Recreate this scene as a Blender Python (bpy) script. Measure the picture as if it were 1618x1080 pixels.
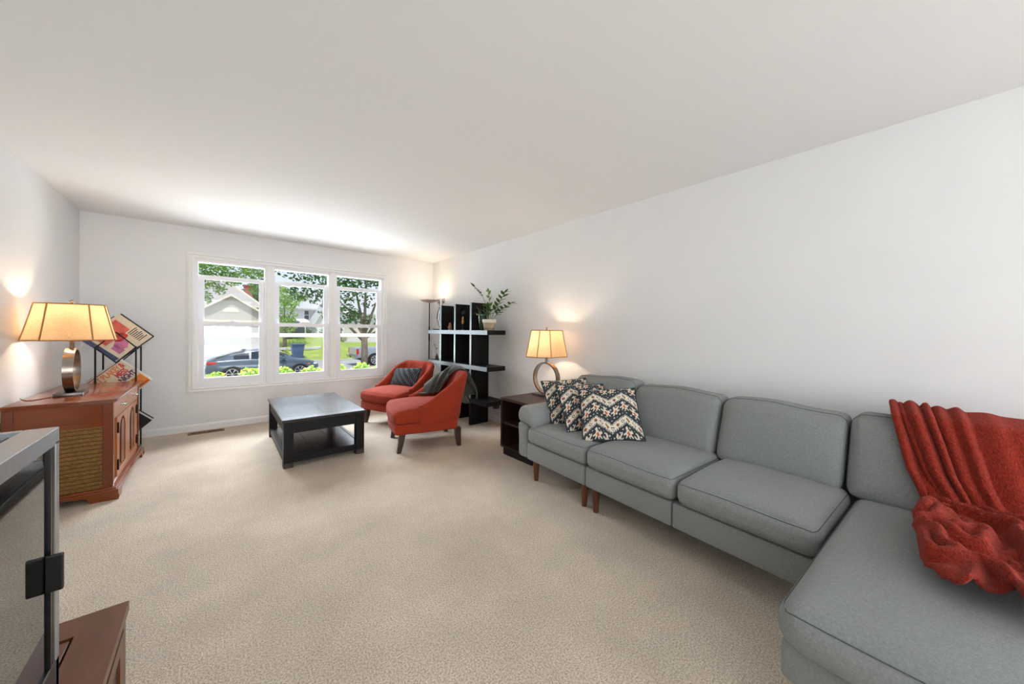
import bpy, bmesh, math, random
import numpy as np
from mathutils import Vector, Matrix, noise as mnoise
R = math.radians; PI = math.pi
for o in list(bpy.data.objects): bpy.data.objects.remove(o, do_unlink=True)
scene = bpy.context.scene
COL = scene.collection

# ---------------------------------------------------------------- camera
F_PX, YAW, PITCH, ROLL, CAM_Z, HORIZON = 548.89, .7053, .0078, .011, 1.2403, 527.53
fw = Vector((math.sin(YAW), math.cos(YAW), 0)); rt = Vector((math.cos(YAW), -math.sin(YAW), 0)); up = Vector((0, 0, 1))
f2 = fw*math.cos(PITCH) - up*math.sin(PITCH); u2 = up*math.cos(PITCH) + fw*math.sin(PITCH)
r3 = rt*math.cos(ROLL) + u2*math.sin(ROLL); u3 = u2*math.cos(ROLL) - rt*math.sin(ROLL)
cam = bpy.data.cameras.new('camera'); camo = bpy.data.objects.new('camera', cam); COL.objects.link(camo)
camo.matrix_world = Matrix(((r3.x, u3.x, -f2.x, 0), (r3.y, u3.y, -f2.y, 0), (r3.z, u3.z, -f2.z, CAM_Z), (0, 0, 0, 1)))
cam.sensor_width = 36; cam.lens = F_PX/1618*36; cam.shift_y = (HORIZON-540)/1618; cam.clip_start = .02; cam.clip_end = 400
scene.camera = camo

# ---------------------------------------------------------------- light, sky, exposure
scene.view_settings.view_transform = 'Standard'; scene.view_settings.look = 'None'
scene.view_settings.exposure = 1.02; scene.view_settings.gamma = 1
world = bpy.data.worlds.new('sky'); scene.world = world; world.use_nodes = True
wn = world.node_tree; wn.nodes.clear()
wo = wn.nodes.new('ShaderNodeOutputWorld'); bg = wn.nodes.new('ShaderNodeBackground'); bg.inputs[1].default_value = .57
tc = wn.nodes.new('ShaderNodeTexCoord'); sp = wn.nodes.new('ShaderNodeSeparateXYZ'); cr = wn.nodes.new('ShaderNodeValToRGB')
cr.color_ramp.elements[0].position = 0.0; cr.color_ramp.elements[0].color = (.80, .86, .95, 1)
cr.color_ramp.elements[1].position = .5; cr.color_ramp.elements[1].color = (.40, .56, .90, 1)
wn.links.new(tc.outputs['Generated'], sp.inputs[0]); wn.links.new(sp.outputs[2], cr.inputs[0])
wn.links.new(cr.outputs[0], bg.inputs[0]); wn.links.new(bg.outputs[0], wo.inputs[0])

def light(name, kind, energy, color=(1, 1, 1), loc=(0, 0, 0), rot=None, to=None, **kw):
    l = bpy.data.lights.new(name, kind); l.energy = energy; l.color = color
    for k, v in kw.items(): setattr(l, k, v)
    o = bpy.data.objects.new(name, l); COL.objects.link(o); o.location = loc
    if to is not None: o.rotation_euler = (Vector(to)-Vector(loc)).to_track_quat('-Z', 'Y').to_euler()
    if rot is not None: o.rotation_euler = rot
    return o
light('sun', 'SUN', 1.65, (1, .96, .88), rot=(R(26), 0, R(-18)), angle=R(.6))
# added area lamp boosting the skylight through the window, hung above the view
light('window_fill', 'AREA', 1080, (.84, .92, 1), loc=(.95, 8.7, 3.95), to=(1.0, 5.6, 1.3), shape='RECTANGLE', size=6.0, size_y=2.4)
# added area lamp facing up below the sill, standing in for ground bounce
light('low_window_fill', 'AREA', 540, (.90, .95, 1), loc=(.95, 8.3, .10), rot=(PI-R(-24), 0, 0), shape='RECTANGLE', size=6.5, size_y=2.4)
# two added fill lamps behind the camera, at the end and right-hand walls
light('rear_fill', 'AREA', 76, (.87, .94, 1), loc=(-.1, -6.4, 1.25), rot=(PI/2, 0, 0), shape='RECTANGLE', size=2.4, size_y=2.2)
light('side_fill', 'AREA', 36, (.87, .94, 1), loc=(2.88, -3.0, 1.25), rot=(PI/2, 0, PI/2-R(0)), shape='RECTANGLE', size=2.6, size_y=2.1)
# added fill lamp behind the camera, aimed up to brighten the ceiling
light('ceiling_fill', 'AREA', 48, (.88, .94, 1), loc=(-.2, -4.6, .9), rot=(PI, 0, 0), shape='RECTANGLE', size=2.2, size_y=3.6)

# ---------------------------------------------------------------- materials
def S(r, g, b):
    f = lambda c: (c/255/12.92) if c/255 <= .04045 else ((c/255+.055)/1.055)**2.4
    return (f(r), f(g), f(b))
MATS = {}
def M(name, color, rough=.6, metal=0., var=0., vscale=8., bump=0., bscale=60., stretch=(1, 1, 1), spec=None, attr=None, coat=0., emit=None, trans=0., sheen=0., dark=None):
    """procedural principled material: colour mottled by noise, fine relief by bump"""
    if name in MATS: return MATS[name]
    m = bpy.data.materials.new(name); m.use_nodes = True; nt = m.node_tree; b = nt.nodes['Principled BSDF']; L = nt.links.new
    b.inputs['Roughness'].default_value = rough; b.inputs['Metallic'].default_value = metal
    b.inputs['Base Color'].default_value = (*color, 1)
    if spec is not None: b.inputs['Specular IOR Level'].default_value = spec
    if coat: b.inputs['Coat Weight'].default_value = coat; b.inputs['Coat Roughness'].default_value = .12
    if sheen: b.inputs['Sheen Weight'].default_value = sheen; b.inputs['Sheen Roughness'].default_value = .6
    tex = nt.nodes.new('ShaderNodeTexCoord'); mp = nt.nodes.new('ShaderNodeMapping'); mp.inputs['Scale'].default_value = stretch
    L(tex.outputs['Object'], mp.inputs[0])
    src = None
    if attr:
        a = nt.nodes.new('ShaderNodeAttribute'); a.attribute_name = attr; src = a.outputs['Color']; L(src, b.inputs['Base Color'])
    if var:
        n = nt.nodes.new('ShaderNodeTexNoise'); n.inputs['Scale'].default_value = vscale; n.inputs['Detail'].default_value = 6; n.inputs['Roughness'].default_value = .6
        L(mp.outputs[0], n.inputs[0])
        r = nt.nodes.new('ShaderNodeValToRGB'); r.color_ramp.elements[0].position = .3; r.color_ramp.elements[1].position = .7
        lo = dark if dark else tuple(c*(1-var) for c in color); hi = tuple(min(1, c*(1+var)) for c in color)
        r.color_ramp.elements[0].color = (*lo, 1); r.color_ramp.elements[1].color = (*hi, 1)
        L(n.outputs[0], r.inputs[0])
        if src is None: L(r.outputs[0], b.inputs['Base Color'])
    if bump:
        n2 = nt.nodes.new('ShaderNodeTexNoise'); n2.inputs['Scale'].default_value = bscale; n2.inputs['Detail'].default_value = 3
        L(mp.outputs[0], n2.inputs[0]); bp = nt.nodes.new('ShaderNodeBump'); bp.inputs['Strength'].default_value = bump; bp.inputs['Distance'].default_value = .01
        L(n2.outputs[0], bp.inputs['Height']); L(bp.outputs[0], b.inputs['Normal'])
    if emit: b.inputs['Emission Color'].default_value = (*emit[:3], 1); b.inputs['Emission Strength'].default_value = emit[3]
    if trans:
        out = nt.nodes['Material Output']; t = nt.nodes.new('ShaderNodeBsdfTranslucent'); mx = nt.nodes.new('ShaderNodeMixShader'); mx.inputs[0].default_value = trans
        if var: L(r.outputs[0], t.inputs[0])
        else: t.inputs[0].default_value = (*color, 1)
        L(b.outputs[0], mx.inputs[1]); L(t.outputs[0], mx.inputs[2]); L(mx.outputs[0], out.inputs[0])
    MATS[name] = m; return m
def glass_mat(name, tint=(1, 1, 1), base=.04, blend=.5, rough=0., facing=None):
    m = bpy.data.materials.new(name); m.use_nodes = True; nt = m.node_tree; nt.nodes.clear(); L = nt.links.new
    o = nt.nodes.new('ShaderNodeOutputMaterial'); t = nt.nodes.new('ShaderNodeBsdfTransparent'); g = nt.nodes.new('ShaderNodeBsdfGlossy'); mx = nt.nodes.new('ShaderNodeMixShader')
    t.inputs[0].default_value = (*tint, 1); g.inputs['Roughness'].default_value = rough
    fr = nt.nodes.new('ShaderNodeFresnel'); fr.inputs[0].default_value = base
    L(fr.outputs[0], mx.inputs[0]); L(t.outputs[0], mx.inputs[1]); L(g.outputs[0], mx.inputs[2]); L(mx.outputs[0], o.inputs[0]); return m

wall_m = M('wall_paint', S(234, 234, 234), .75, var=.012, vscale=3, bump=.06, bscale=180)
ceil_m = M('ceiling_paint', S(242, 242, 242), .85, bump=.05, bscale=120)
trim_m = M('white_trim', S(240, 239, 237), .4, var=.01, vscale=5)
carpet_m = M('carpet', S(234, 218, 198), .95, var=.13, vscale=2.2, bump=.9, bscale=210, sheen=.1)
# a second, finer speckle over the tread mottling of the carpet
nt = carpet_m.node_tree; ramp = [n for n in nt.nodes if n.type == 'VALTORGB'][0]; bs = nt.nodes['Principled BSDF']; mpn = [n for n in nt.nodes if n.type == 'MAPPING'][0]
n = nt.nodes.new('ShaderNodeTexNoise'); n.inputs['Scale'].default_value = 150; n.inputs['Detail'].default_value = 2; nt.links.new(mpn.outputs[0], n.inputs[0])
rr = nt.nodes.new('ShaderNodeValToRGB'); rr.color_ramp.elements[0].position = .32; rr.color_ramp.elements[0].color = (.54, .49, .42, 1); rr.color_ramp.elements[1].position = .62; rr.color_ramp.elements[1].color = (1, 1, 1, 1)
nt.links.new(n.outputs[0], rr.inputs[0]); mxc = nt.nodes.new('ShaderNodeMix'); mxc.data_type = 'RGBA'; mxc.blend_type = 'MULTIPLY'; mxc.inputs[0].default_value = 1
nt.links.new(ramp.outputs[0], mxc.inputs[6]); nt.links.new(rr.outputs[0], mxc.inputs[7]); nt.links.new(mxc.outputs[2], bs.inputs['Base Color'])

pane_m = glass_mat('window_glass', (1, 1, 1), 1.25)
sofa_m = M('grey_sofa_fabric', S(138, 141, 140), .95, var=.16, vscale=140, bump=.25, bscale=420, sheen=.05)
seam_m = M('sofa_seam', S(84, 87, 87), .9)
walnut_leg = M('walnut_leg', S(96, 52, 30), .35, var=.3, vscale=14, stretch=(1, 1, .15))
rust_m = M('rust_velvet', S(148, 50, 27), .9, var=.10, vscale=5, bump=.08, bscale=260, sheen=.05, spec=.15)
espresso_leg = M('espresso_leg', S(58, 34, 26), .35, var=.2, vscale=20)
black_wood = M('black_wood', S(17, 15, 15), .4, var=.3, vscale=10, stretch=(1, .12, 1), spec=.22)
sheen_edge = M('edge_window_sheen', S(146, 154, 158), .38, metal=.75, var=.1, vscale=30)  # pale metallic grey paints the window's reflection onto the black front edges
black_top = M('black_lacquer', S(30, 27, 26), .26, var=.35, vscale=12, stretch=(.15, 1, 1), bump=.05, bscale=30)
worn_m = M('worn_brown_edge', S(92, 58, 40), .6, var=.4, vscale=40)
dark_walnut = M('dark_walnut', S(56, 38, 30), .38, spec=.3, var=.28, vscale=9, stretch=(1, .1, 1))
dark_inside = M('dark_cubby', S(22, 19, 18), .6, var=.2, vscale=9)
cherry = M('cherry_wood', S(128, 60, 22), .24, var=.28, vscale=7, stretch=(.12, 1, 1), coat=.5, spec=.3)
cherry_v = M('cherry_wood_upright', S(112, 50, 18), .3, var=.22, vscale=7, stretch=(1, 1, .12), coat=.3)
cherry_light = M('cherry_front', S(172, 104, 60), .3, var=.18, vscale=7, stretch=(1, 1, .15), coat=.3)
red_wood = M('reddish_hardwood', S(104, 60, 36), .36, spec=.3, var=.42, vscale=9, stretch=(1, .14, 1), coat=.15)
metal_black = M('black_steel', S(22, 21, 22), .45, metal=.6, var=.1)
bronze = M('brushed_nickel', S(170, 158, 146), .22, metal=1., var=.1, vscale=30)
pewter = M('dark_pewter', S(110, 100, 94), .3, metal=1., var=.1, vscale=30)
brass = M('aged_brass', S(176, 140, 84), .3, metal=1., var=.15)
silver = M('silver_knob', S(205, 205, 205), .18, metal=1.)
iron = M('black_iron_hinge', S(26, 24, 22), .5, metal=.7)
alu = M('grey_aluminium', S(160, 162, 165), .30, metal=.5, var=.08, vscale=60)
plastic_b = M('black_plastic', S(16, 16, 17), .25)
frame_white = M('vinyl_frame', S(240, 240, 242), .35)

# ---------------------------------------------------------------- mesh helpers
def nb(): return bmesh.new()
def box(bm, a, b, bev=0., seg=2):
    x0, y0, z0 = a; x1, y1, z1 = b
    g = bmesh.ops.create_cube(bm, size=1., matrix=Matrix.Translation(((x0+x1)/2, (y0+y1)/2, (z0+z1)/2)) @ Matrix.Diagonal((abs(x1-x0), abs(y1-y0), abs(z1-z0), 1)))
    if bev:
        es = set(e for v in g['verts'] for e in v.link_edges)
        bmesh.ops.bevel(bm, geom=list(es), offset=bev, segments=seg, profile=.5, affect='EDGES')
    return bm
def ring_face(bm, rings, closed_u=True, cap=True):
    vs = [[bm.verts.new(p) for p in r] for r in rings]
    n = len(vs[0])
    for i in range(len(vs)-1):
        for j in range(n if closed_u else n-1):
            k = (j+1) % n
            bm.faces.new((vs[i][j], vs[i][k], vs[i+1][k], vs[i+1][j]))
    if cap and closed_u:
        bm.faces.new(list(reversed(vs[0]))); bm.faces.new(vs[-1])
    return vs
def tube(bm, pts, r, n=8, closed=False, cap=True, flat=None):
    pts = [Vector(p) for p in pts]; N = len(pts); rings = []
    rs = r if hasattr(r, '__len__') else [r]*N
    prev = None
    for i in range(N):
        if closed: t = (pts[(i+1) % N]-pts[i-1])
        else: t = pts[min(i+1, N-1)]-pts[max(i-1, 0)]
        t.normalize()
        if prev is None:
            a = Vector((0, 0, 1)) if abs(t.z) < .9 else Vector((1, 0, 0)); nrm = (a-t*a.dot(t)).normalized()
        else:
            nrm = (prev-t*prev.dot(t)).normalized()
        prev = nrm; bn = t.cross(nrm)
        sx, sy = flat if flat else (1, 1)
        rings.append([pts[i]+nrm*math.cos(2*PI*k/n)*rs[i]*sx+bn*math.sin(2*PI*k/n)*rs[i]*sy for k in range(n)])
    if closed: rings.append(rings[0]); 
    ring_face(bm, rings, True, cap and not closed)
    if closed: bmesh.ops.remove_doubles(bm, verts=bm.verts, dist=1e-6)
    return bm
def bar(bm, p0, p1, w, h=None):
    """square bar between two points"""
    h = h or w; p0, p1 = Vector(p0), Vector(p1); t = (p1-p0).normalized()
    a = Vector((0, 0, 1)) if abs(t.z) < .95 else Vector((0, 1, 0)); n1 = (a-t*a.dot(t)).normalized(); n2 = t.cross(n1)
    ring_face(bm, [[p+n1*sx*h/2+n2*sy*w/2 for sx, sy in ((1, 1), (-1, 1), (-1, -1), (1, -1))] for p in (p0, p1)])
    return bm
def lathe(bm, prof, n=24, c=(0, 0, 0), cap=True):
    ring_face(bm, [[(c[0]+max(r, 1e-4)*math.cos(2*PI*k/n), c[1]+max(r, 1e-4)*math.sin(2*PI*k/n), c[2]+z) for k in range(n)] for r, z in prof], True, cap)
    return bm
def frustum(bm, p0, p1, r0, r1, n=4, rot=PI/4):
    ring_face(bm, [[(p[0]+r*math.cos(rot+2*PI*k/n), p[1]+r*math.sin(rot+2*PI*k/n), p[2]) for k in range(n)] for p, r in ((p0, r0), (p1, r1))])
    return bm
def ax3(axis, a, b, c):
    return {'x': (c, a, b), 'y': (a, c, b), 'z': (a, b, c)}[axis]
def prism(bm, poly, axis, lo, hi):
    A = [bm.verts.new(ax3(axis, p[0], p[1], lo)) for p in poly]; B = [bm.verts.new(ax3(axis, p[0], p[1], hi)) for p in poly]
    n = len(poly)
    for i in range(n): bm.faces.new((A[i], A[(i+1) % n], B[(i+1) % n], B[i]))
    bm.faces.new(list(reversed(A))); bm.faces.new(B); return bm
def holeplate(bm, outer, holes, axis, lo, hi):
    edges = []
    for loop in [outer]+holes:
        vs = [bm.verts.new(ax3(axis, p[0], p[1], lo)) for p in loop]
        edges += [bm.edges.new((vs[i], vs[(i+1) % len(vs)])) for i in range(len(vs))]
    r = bmesh.ops.triangle_fill(bm, use_beauty=True, use_dissolve=False, edges=edges)
    fs = [g for g in r['geom'] if isinstance(g, bmesh.types.BMFace)]
    e = bmesh.ops.extrude_face_region(bm, geom=fs)
    d = Vector(ax3(axis, 0, 0, hi-lo))
    bmesh.ops.translate(bm, verts=[v for v in e['geom'] if isinstance(v, bmesh.types.BMVert)], vec=d)
    return bm
def rect(a0, a1, b0, b1): return [(a0, b0), (a1, b0), (a1, b1), (a0, b1)]
def arch(a0, a1, b0, b1, n=10):
    r = (a1-a0)/2; c = (a0+a1)/2
    return [(a0, b0), (a1, b0)]+[(c+r*math.cos(PI*k/n), b1-r+r*math.sin(PI*k/n)) for k in range(n+1)]
def cush_point(p, h, r):
    q = [max(-(h[i]-r), min(h[i]-r, p[i]*h[i])) for i in range(3)]
    d = Vector([p[i]*h[i]-q[i] for i in range(3)])
    if d.length > 1e-9: d = d.normalized()*r
    return Vector(q)+d
def cushion(bm, c, size, r=.04, n=14, fn=None):
    """rounded box; fn(point, unit) bends or puffs it"""
    h = [s/2 for s in size]
    def grid(k):
        hk = h[k]; rr = min(r/hk, .95); k1 = 4
        edge = [-1+rr*(1-math.cos(PI/2*i/k1)) for i in range(k1+1)]
        mid = [edge[-1]+(-2*edge[-1])*i/(n) for i in range(1, n)]
        return edge+mid+[-e for e in reversed(edge)]
    G = [grid(k) for k in range(3)]
    cache = {}
    def vert(p):
        key = tuple(round(x, 6) for x in p)
        if key not in cache:
            q = cush_point(p, h, r)
            if fn: q = fn(q, Vector(p))
            cache[key] = bm.verts.new(q+Vector(c))
        return cache[key]
    for k in range(3):
        a, b = (k+1) % 3, (k+2) % 3
        for s in (-1, 1):
            for i in range(len(G[a])-1):
                for j in range(len(G[b])-1):
                    q = []
                    for (ii, jj) in ((i, j), (i+1, j), (i+1, j+1), (i, j+1)):
                        p = [0, 0, 0]; p[k] = s; p[a] = G[a][ii]; p[b] = G[b][jj]; q.append(vert(p))
                    if s < 0: q.reverse()
                    try: bm.faces.new(q)
                    except ValueError: pass
    return bm
def seam_loop(bm, c, size, r, path, fn=None, t=.003, closed=True):
    h = [s/2 for s in size]; pts = []
    for p in path:
        q = cush_point(p, h, r)
        if fn: q = fn(q, Vector(p))
        pts.append(q+Vector(c))
    tube(bm, pts, t, 5, closed)
def obj(name, bm, mat, parent=None, loc=None, rot=None, smooth=None, mesh=None):
    if mesh is None:
        bmesh.ops.recalc_face_normals(bm, faces=bm.faces); me = bpy.data.meshes.new(name); bm.to_mesh(me); bm.free()
        if smooth:
            me.polygons.foreach_set('use_smooth', [True]*len(me.polygons))
            if smooth is not True: me.set_sharp_from_angle(angle=R(smooth))
        for m in (mat if isinstance(mat, (list, tuple)) else [mat]): me.materials.append(m)
    else: me = mesh
    o = bpy.data.objects.new(name, me); COL.objects.link(o)
    if parent: o.parent = parent
    if loc: o.location = loc
    if rot: o.rotation_euler = rot
    return o
def tag(o, label, cat, group=None, kind=None):
    o['label'] = label; o['category'] = cat
    if group: o['group'] = group
    if kind: o['kind'] = kind
    return o
def thing(name, label, cat, loc=(0, 0, 0), rz=0, group=None):
    o = bpy.data.objects.new(name, None); o.empty_display_size = .1; COL.objects.link(o); o.location = loc; o.rotation_euler = (0, 0, rz)
    return tag(o, label, cat, group)
def struct(name, bm, mat, label, cat, parent=None, smooth=None):
    o = obj(name, bm, mat, parent, smooth=smooth); o['label'] = label; o['kind'] = 'structure'; o['category'] = cat; return o

# ================================================================ THE ROOM
XL, XR, YB, YN, H = -1.0788, 2.9361, 5.6444, -6.5, 2.44
WT = .14
struct('floor', box(nb(), (XL-WT, YN-WT, -.12), (XR+WT, YB+WT, 0)), carpet_m, 'beige cut pile carpet covering the whole living room floor', 'floor')
struct('ceiling', box(nb(), (XL-WT, YN-WT, H), (XR+WT, YB+WT, H+.25)), ceil_m, 'smooth white painted ceiling', 'ceiling')
struct('wall_left', box(nb(), (XL-WT, YN-WT, 0), (XL, YB+WT, H)), wall_m, 'off-white wall behind the wooden stereo console', 'wall')
struct('wall_right', box(nb(), (XR, YN-WT, 0), (XR+WT, YB+WT, H)), wall_m, 'long off-white wall behind the grey sofa', 'wall')
WX0, WX1, WZ0, WZ1 = -.2, 2.06, .527, 2.075
bm = nb(); holeplate(bm, rect(XL, XR, 0, H), [rect(WX0, WX1, WZ0, WZ1)], 'y', YB, YB+WT)
struct('wall_back', bm, wall_m, 'off-white end wall with the triple window', 'wall')
struct('wall_near', box(nb(), (XL, YN-WT, 0), (XR, YN, H)), wall_m, 'off-white wall behind the camera', 'wall')
def base_prof(d, s=1): return [(0, 0), (s*.014, 0), (s*.014, .062), (s*.010, .076), (s*.004, .084), (0, .084)]
bm = nb(); prism(bm, [(YB-p, z) for p, z in base_prof(0)], 'x', XL, XR); struct('baseboard_back', bm, trim_m, 'white baseboard along the window wall', 'baseboard')
bm = nb(); prism(bm, [(XR-p, z) for p, z in base_prof(0)], 'y', YN, YB-.014); struct('baseboard_right', bm, trim_m, 'white baseboard along the sofa wall', 'baseboard')
bm = nb(); prism(bm, [(XL+p, z) for p, z in base_prof(0)], 'y', YN, YB-.014); struct('baseboard_left', bm, trim_m, 'white baseboard along the console wall', 'baseboard')
# window casing: four profiled, mitred boards
CX0, CX1, CZ0, CZ1 = -.264, 2.125, .463, 2.14
cas = thing('trim_1', 'white moulded casing around the triple window', 'window trim'); cas['kind'] = 'structure'
steps = [(0, .018), (.018, .024), (.030, .014), (.048, .020), (.064, .012)]
def casing_side(p_out, p_in):  # corners (outer start,outer end),(inner start, inner end) in xz
    bm = nb(); rings = []
    for end in (0, 1):
        r = [(p_out[end][0], YB+.001, p_out[end][1])]
        for w, d in steps:
            t = w/.064; r.append((p_out[end][0]+(p_in[end][0]-p_out[end][0])*t, YB-d, p_out[end][1]+(p_in[end][1]-p_out[end][1])*t))
        r.append((p_in[end][0], YB+.001, p_in[end][1])); rings.append(r)
    ring_face(bm, rings); return bm
o4 = [(CX0, CZ0), (CX1, CZ0), (CX1, CZ1), (CX0, CZ1)]; i4 = [(WX0, WZ0), (WX1, WZ0), (WX1, WZ1), (WX0, WZ1)]
for k in range(4):
    k2 = (k+1) % 4; obj('casing_board', casing_side((o4[k], o4[k2]), (i4[k], i4[k2])), trim_m, cas)
units = [(-.2, .52), (.57, 1.29), (1.34, 2.06)]
for a, b in ((.52, .57), (1.29, 1.34)):
    bm = nb(); box(bm, (a-.012, YB-.014, WZ0), (b+.012, YB-.004, WZ1), .003); box(bm, (a, YB-.004, WZ0), (b, YB+WT, WZ1)); obj('mullion_board', bm, trim_m, cas)
names = ['leftmost', 'middle', 'rightmost']
for i, (a, b) in enumerate(units):
    w = thing('window_%d' % (i+1), ['white double-hung window with the garage gable and parked car outside, left of the three', 'white double-hung window between the other two, looking onto the lawn', 'white double-hung window nearest the bookcase with a tree trunk outside'][i], 'window'); w['kind'] = 'structure'
    bm = nb(); holeplate(bm, rect(a, b, WZ0, WZ1), [rect(a+.032, b-.032, WZ0+.035, WZ1-.035)], 'y', YB+.015, YB+.11); obj('window_frame', bm, frame_white, w)
    zi0, zi1 = WZ0+.035, WZ1-.035; zm = 1.300; drop = .150
    def sash(name, z0, z1, y, rb, rtp):
        bm = nb(); holeplate(bm, rect(a+.033, b-.033, z0, z1), [rect(a+.033+.048, b-.033-.048, z0+rb, z1-rtp)], 'y', y, y+.03); s = obj(name, bm, frame_white, w)
        bm = nb(); holeplate(bm, rect(a+.080, b-.080, z0+rb-.001, z1-rtp+.001), [rect(a+.088, b-.088, z0+rb+.007, z1-rtp-.007)], 'y', y+.006, y+.024); obj('glazing_bead', bm, frame_white, s)
        obj('pane', box(nb(), (a+.079, y+.012, z0+rb-.004), (b-.079, y+.016, z1-rtp+.004)), pane_m, s); return s
    lower = sash('lower_sash', zi0, zm+.022, YB+.02, .06, .045)
    upper = sash('upper_sash', zm-.022-drop, zi1-drop, YB+.056, .045, .045)
    bm = nb(); c = (a+b)/2; box(bm, (c-.035, YB+.022, zm+.022), (c+.035, YB+.046, zm+.030), .002); box(bm, (c-.012, YB+.018, zm+.030), (c+.012, YB+.05, zm+.040), .002); obj('sash_lock', bm, M('lock_metal', S(190, 188, 184), .4, metal=.5), lower)
    bm = nb(); box(bm, (a+.03, YB-.012, WZ0), (b-.03, YB+.02, WZ0+.012), .003); obj('sill_stop', bm, frame_white, w)
# ------------------------------------------------ register and outlet
vent_m = M('brown_register', S(120, 84, 58), .45, metal=.3)
v = thing('floor_register', 'small brown metal floor register in the carpet below the window', 'vent', (-.085, 5.50, 0), R(1))
bm = nb(); holeplate(bm, rect(-.165, .165, -.05, .05), [rect(-.14, -.005, -.03, .03), rect(.005, .14, -.03, .03)], 'z', 0, .008); obj('register_frame', bm, vent_m, v)
obj('register_well', box(nb(), (-.142, -.032, 0), (.142, .032, .0015)), M('vent_dark', S(20, 15, 12), .8), v)
first = None
for side in (-1, 1):
    for k in range(9):
        if first is None: first = obj('louvre', box(nb(), (-.002, -.031, .001), (.002, .031, .007)), vent_m, v); first.location = (-.133, 0, 0); continue
        l = first.copy(); COL.objects.link(l); l.parent = v; l.location = (side*.0725+(k-4)*.0151, 0, 0)
ot = thing('wall_outlet', 'white outlet plate low on the wall behind the coffee table', 'outlet', (1.28, YB, .27))
obj('plate', box(nb(), (-.035, -.006, -.057), (.035, 0, .057), .003), trim_m, ot)
for dz in (-.024, .024): obj('socket', box(nb(), (-.017, -.0085, dz-.014), (.017, -.005, dz+.014), .002), M('socket_grey', S(214, 212, 208), .5), ot)

# ================================================================ SECTIONAL SOFA
th = .061
sofa = thing('sectional_sofa', 'long grey fabric sectional sofa with a chaise at its near end', 'sofa', (2.0, 2.14, 0), -PI/2-th)
def puff(a, b, zmul=1):  # crown on top and a soft front
    def f(q, p):
        q = q.copy()
        k = max(0, 1-p.x**4)*max(0, 1-p.y**4)
        if p.z > 0: q.z += a*k*p.z
        return q
    return f
for x0, x1 in ((0, .634), (.640, 1.259), (1.264, 1.897)):
    obj('base_panel', box(nb(), (x0, 0, .165), (x1, .80, .305), .012), sofa_m, sofa, smooth=40)
obj('chaise_base', box(nb(), (1.903, -.535, .165), (2.66, .80, .292), .02, 3), sofa_m, sofa, smooth=40)
def seat(name, x0, x1, y0, y1, z0, z1, r, pf, n=14):
    c = ((x0+x1)/2, (y0+y1)/2, (z0+z1)/2); s = (x1-x0, y1-y0, z1-z0)
    def f(q, p):
        q = q.copy(); k = max(0, 1-abs(p.x)**3)*max(0, 1-abs(p.y)**3)
        if p.z > 0: q.z += pf*k*p.z
        q.y -= .012*max(0, -p.y)*(1-p.x**2)*(1-p.z**2)
        q.z += .004*math.sin(p.x*4+x0*9)*math.sin(p.y*3+1)*max(0, p.z)
        return q
    o = obj(name, cushion(nb(), c, s, r, n, f), sofa_m, sofa, smooth=True)
    bm = nb(); e = 1.004; zz = .80
    path = [(-.985, y/20, zz) for y in range(19, -19, -1)]+[(x/24, -.985, zz) for x in range(-23, 24)]+[(.985, y/20, zz) for y in range(-18, 20)]
    seam_loop(bm, c, [k*1.002 for k in s], r, path, f, .0016, False); obj('seam', bm, seam_m, o)
    return o
seat('seat_cushion', .012, .648, -.022, .62, .305, .452, .05, .022)
seat('seat_cushion', .652, 1.283, -.028, .62, .305, .456, .055, .022)
seat('seat_cushion', 1.287, 1.893, -.028, .62, .305, .452, .055, .024)
seat('chaise_cushion', 1.900, 2.66, -.60, .62, .292, .438, .065, .03, 20)
def backc(x0, x1, z1, ph):
    c = ((x0+x1)/2, .675, (.425+z1)/2); s = (x1-x0, .20, z1-.425)
    def f(q, p):
        q = q.copy(); k = max(0, 1-abs(p.x)**3)*max(0, 1-abs(p.z)**3)
        if p.y < 0: q.y += .018*k*p.y
        q.y += .13*(p.z+1)/2-.055
        q.z += .010*math.sin(p.x*3+ph)*max(0, p.z)
        if p.z > .0: q.y += .006*math.sin(p.x*7+ph)*p.z*(1-abs(p.x))
        return q
    o = obj('back_cushion', cushion(nb(), c, s, .055, 14, f), sofa_m, sofa, smooth=True)
    bm = nb(); a = .62
    path = [(-.985, -a, z/16) for z in range(-15, 15)]+[(x/20, -a, .985) for x in range(-18, 19)]+[(.985, -a, z/16) for z in range(14, -16, -1)]
    seam_loop(bm, c, [k*1.003 for k in s], .055, path, f, .0016, False); obj('seam', bm, seam_m, o)
backc(-.05, .585, .838, .4); backc(.597, 1.243, .822, 1.5); backc(1.252, 1.862, .818, 2.4); backc(1.872, 2.62, .822, 3.6)
obj('back_frame', box(nb(), (-.115, .79, .165), (2.66, .85, .64), .015), sofa_m, sofa, smooth=40)
obj('arm_panel', cushion(nb(), (-.062, .395, .312), (.122, .80, .298), .035, 8, lambda q, p: Vector((q.x-.012*(p.z > 0)*p.z*(1-p.x)/2, q.y, q.z))), sofa_m, sofa, smooth=True)
def armf(q, p):
    q = q.copy(); q.z += .028*(1-p.x**2)*max(0, p.z); q.z -= .045*max(0, p.x)*(.6+.4*(-p.y)); q.y -= .012*(1-p.x**2)*max(0, -p.y); return q
obj('arm_pad', cushion(nb(), (-.012, .355, .520), (.235, .74, .125), .055, 10, armf), sofa_m, sofa, smooth=True)
for x, y in ((.0745, .044), (.598, .044), (.703, .044), (.0745, .74), (.598, .74), (.703, .74), (1.97, -.46), (2.58, -.46), (2.58, .72), (1.80, .74)):
    bm = nb(); lathe(bm, [(.017, 0), (.0185, .004), (.0275, .166)], 16, (x, y, 0)); obj('leg', bm, walnut_leg, sofa, smooth=50)

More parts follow.
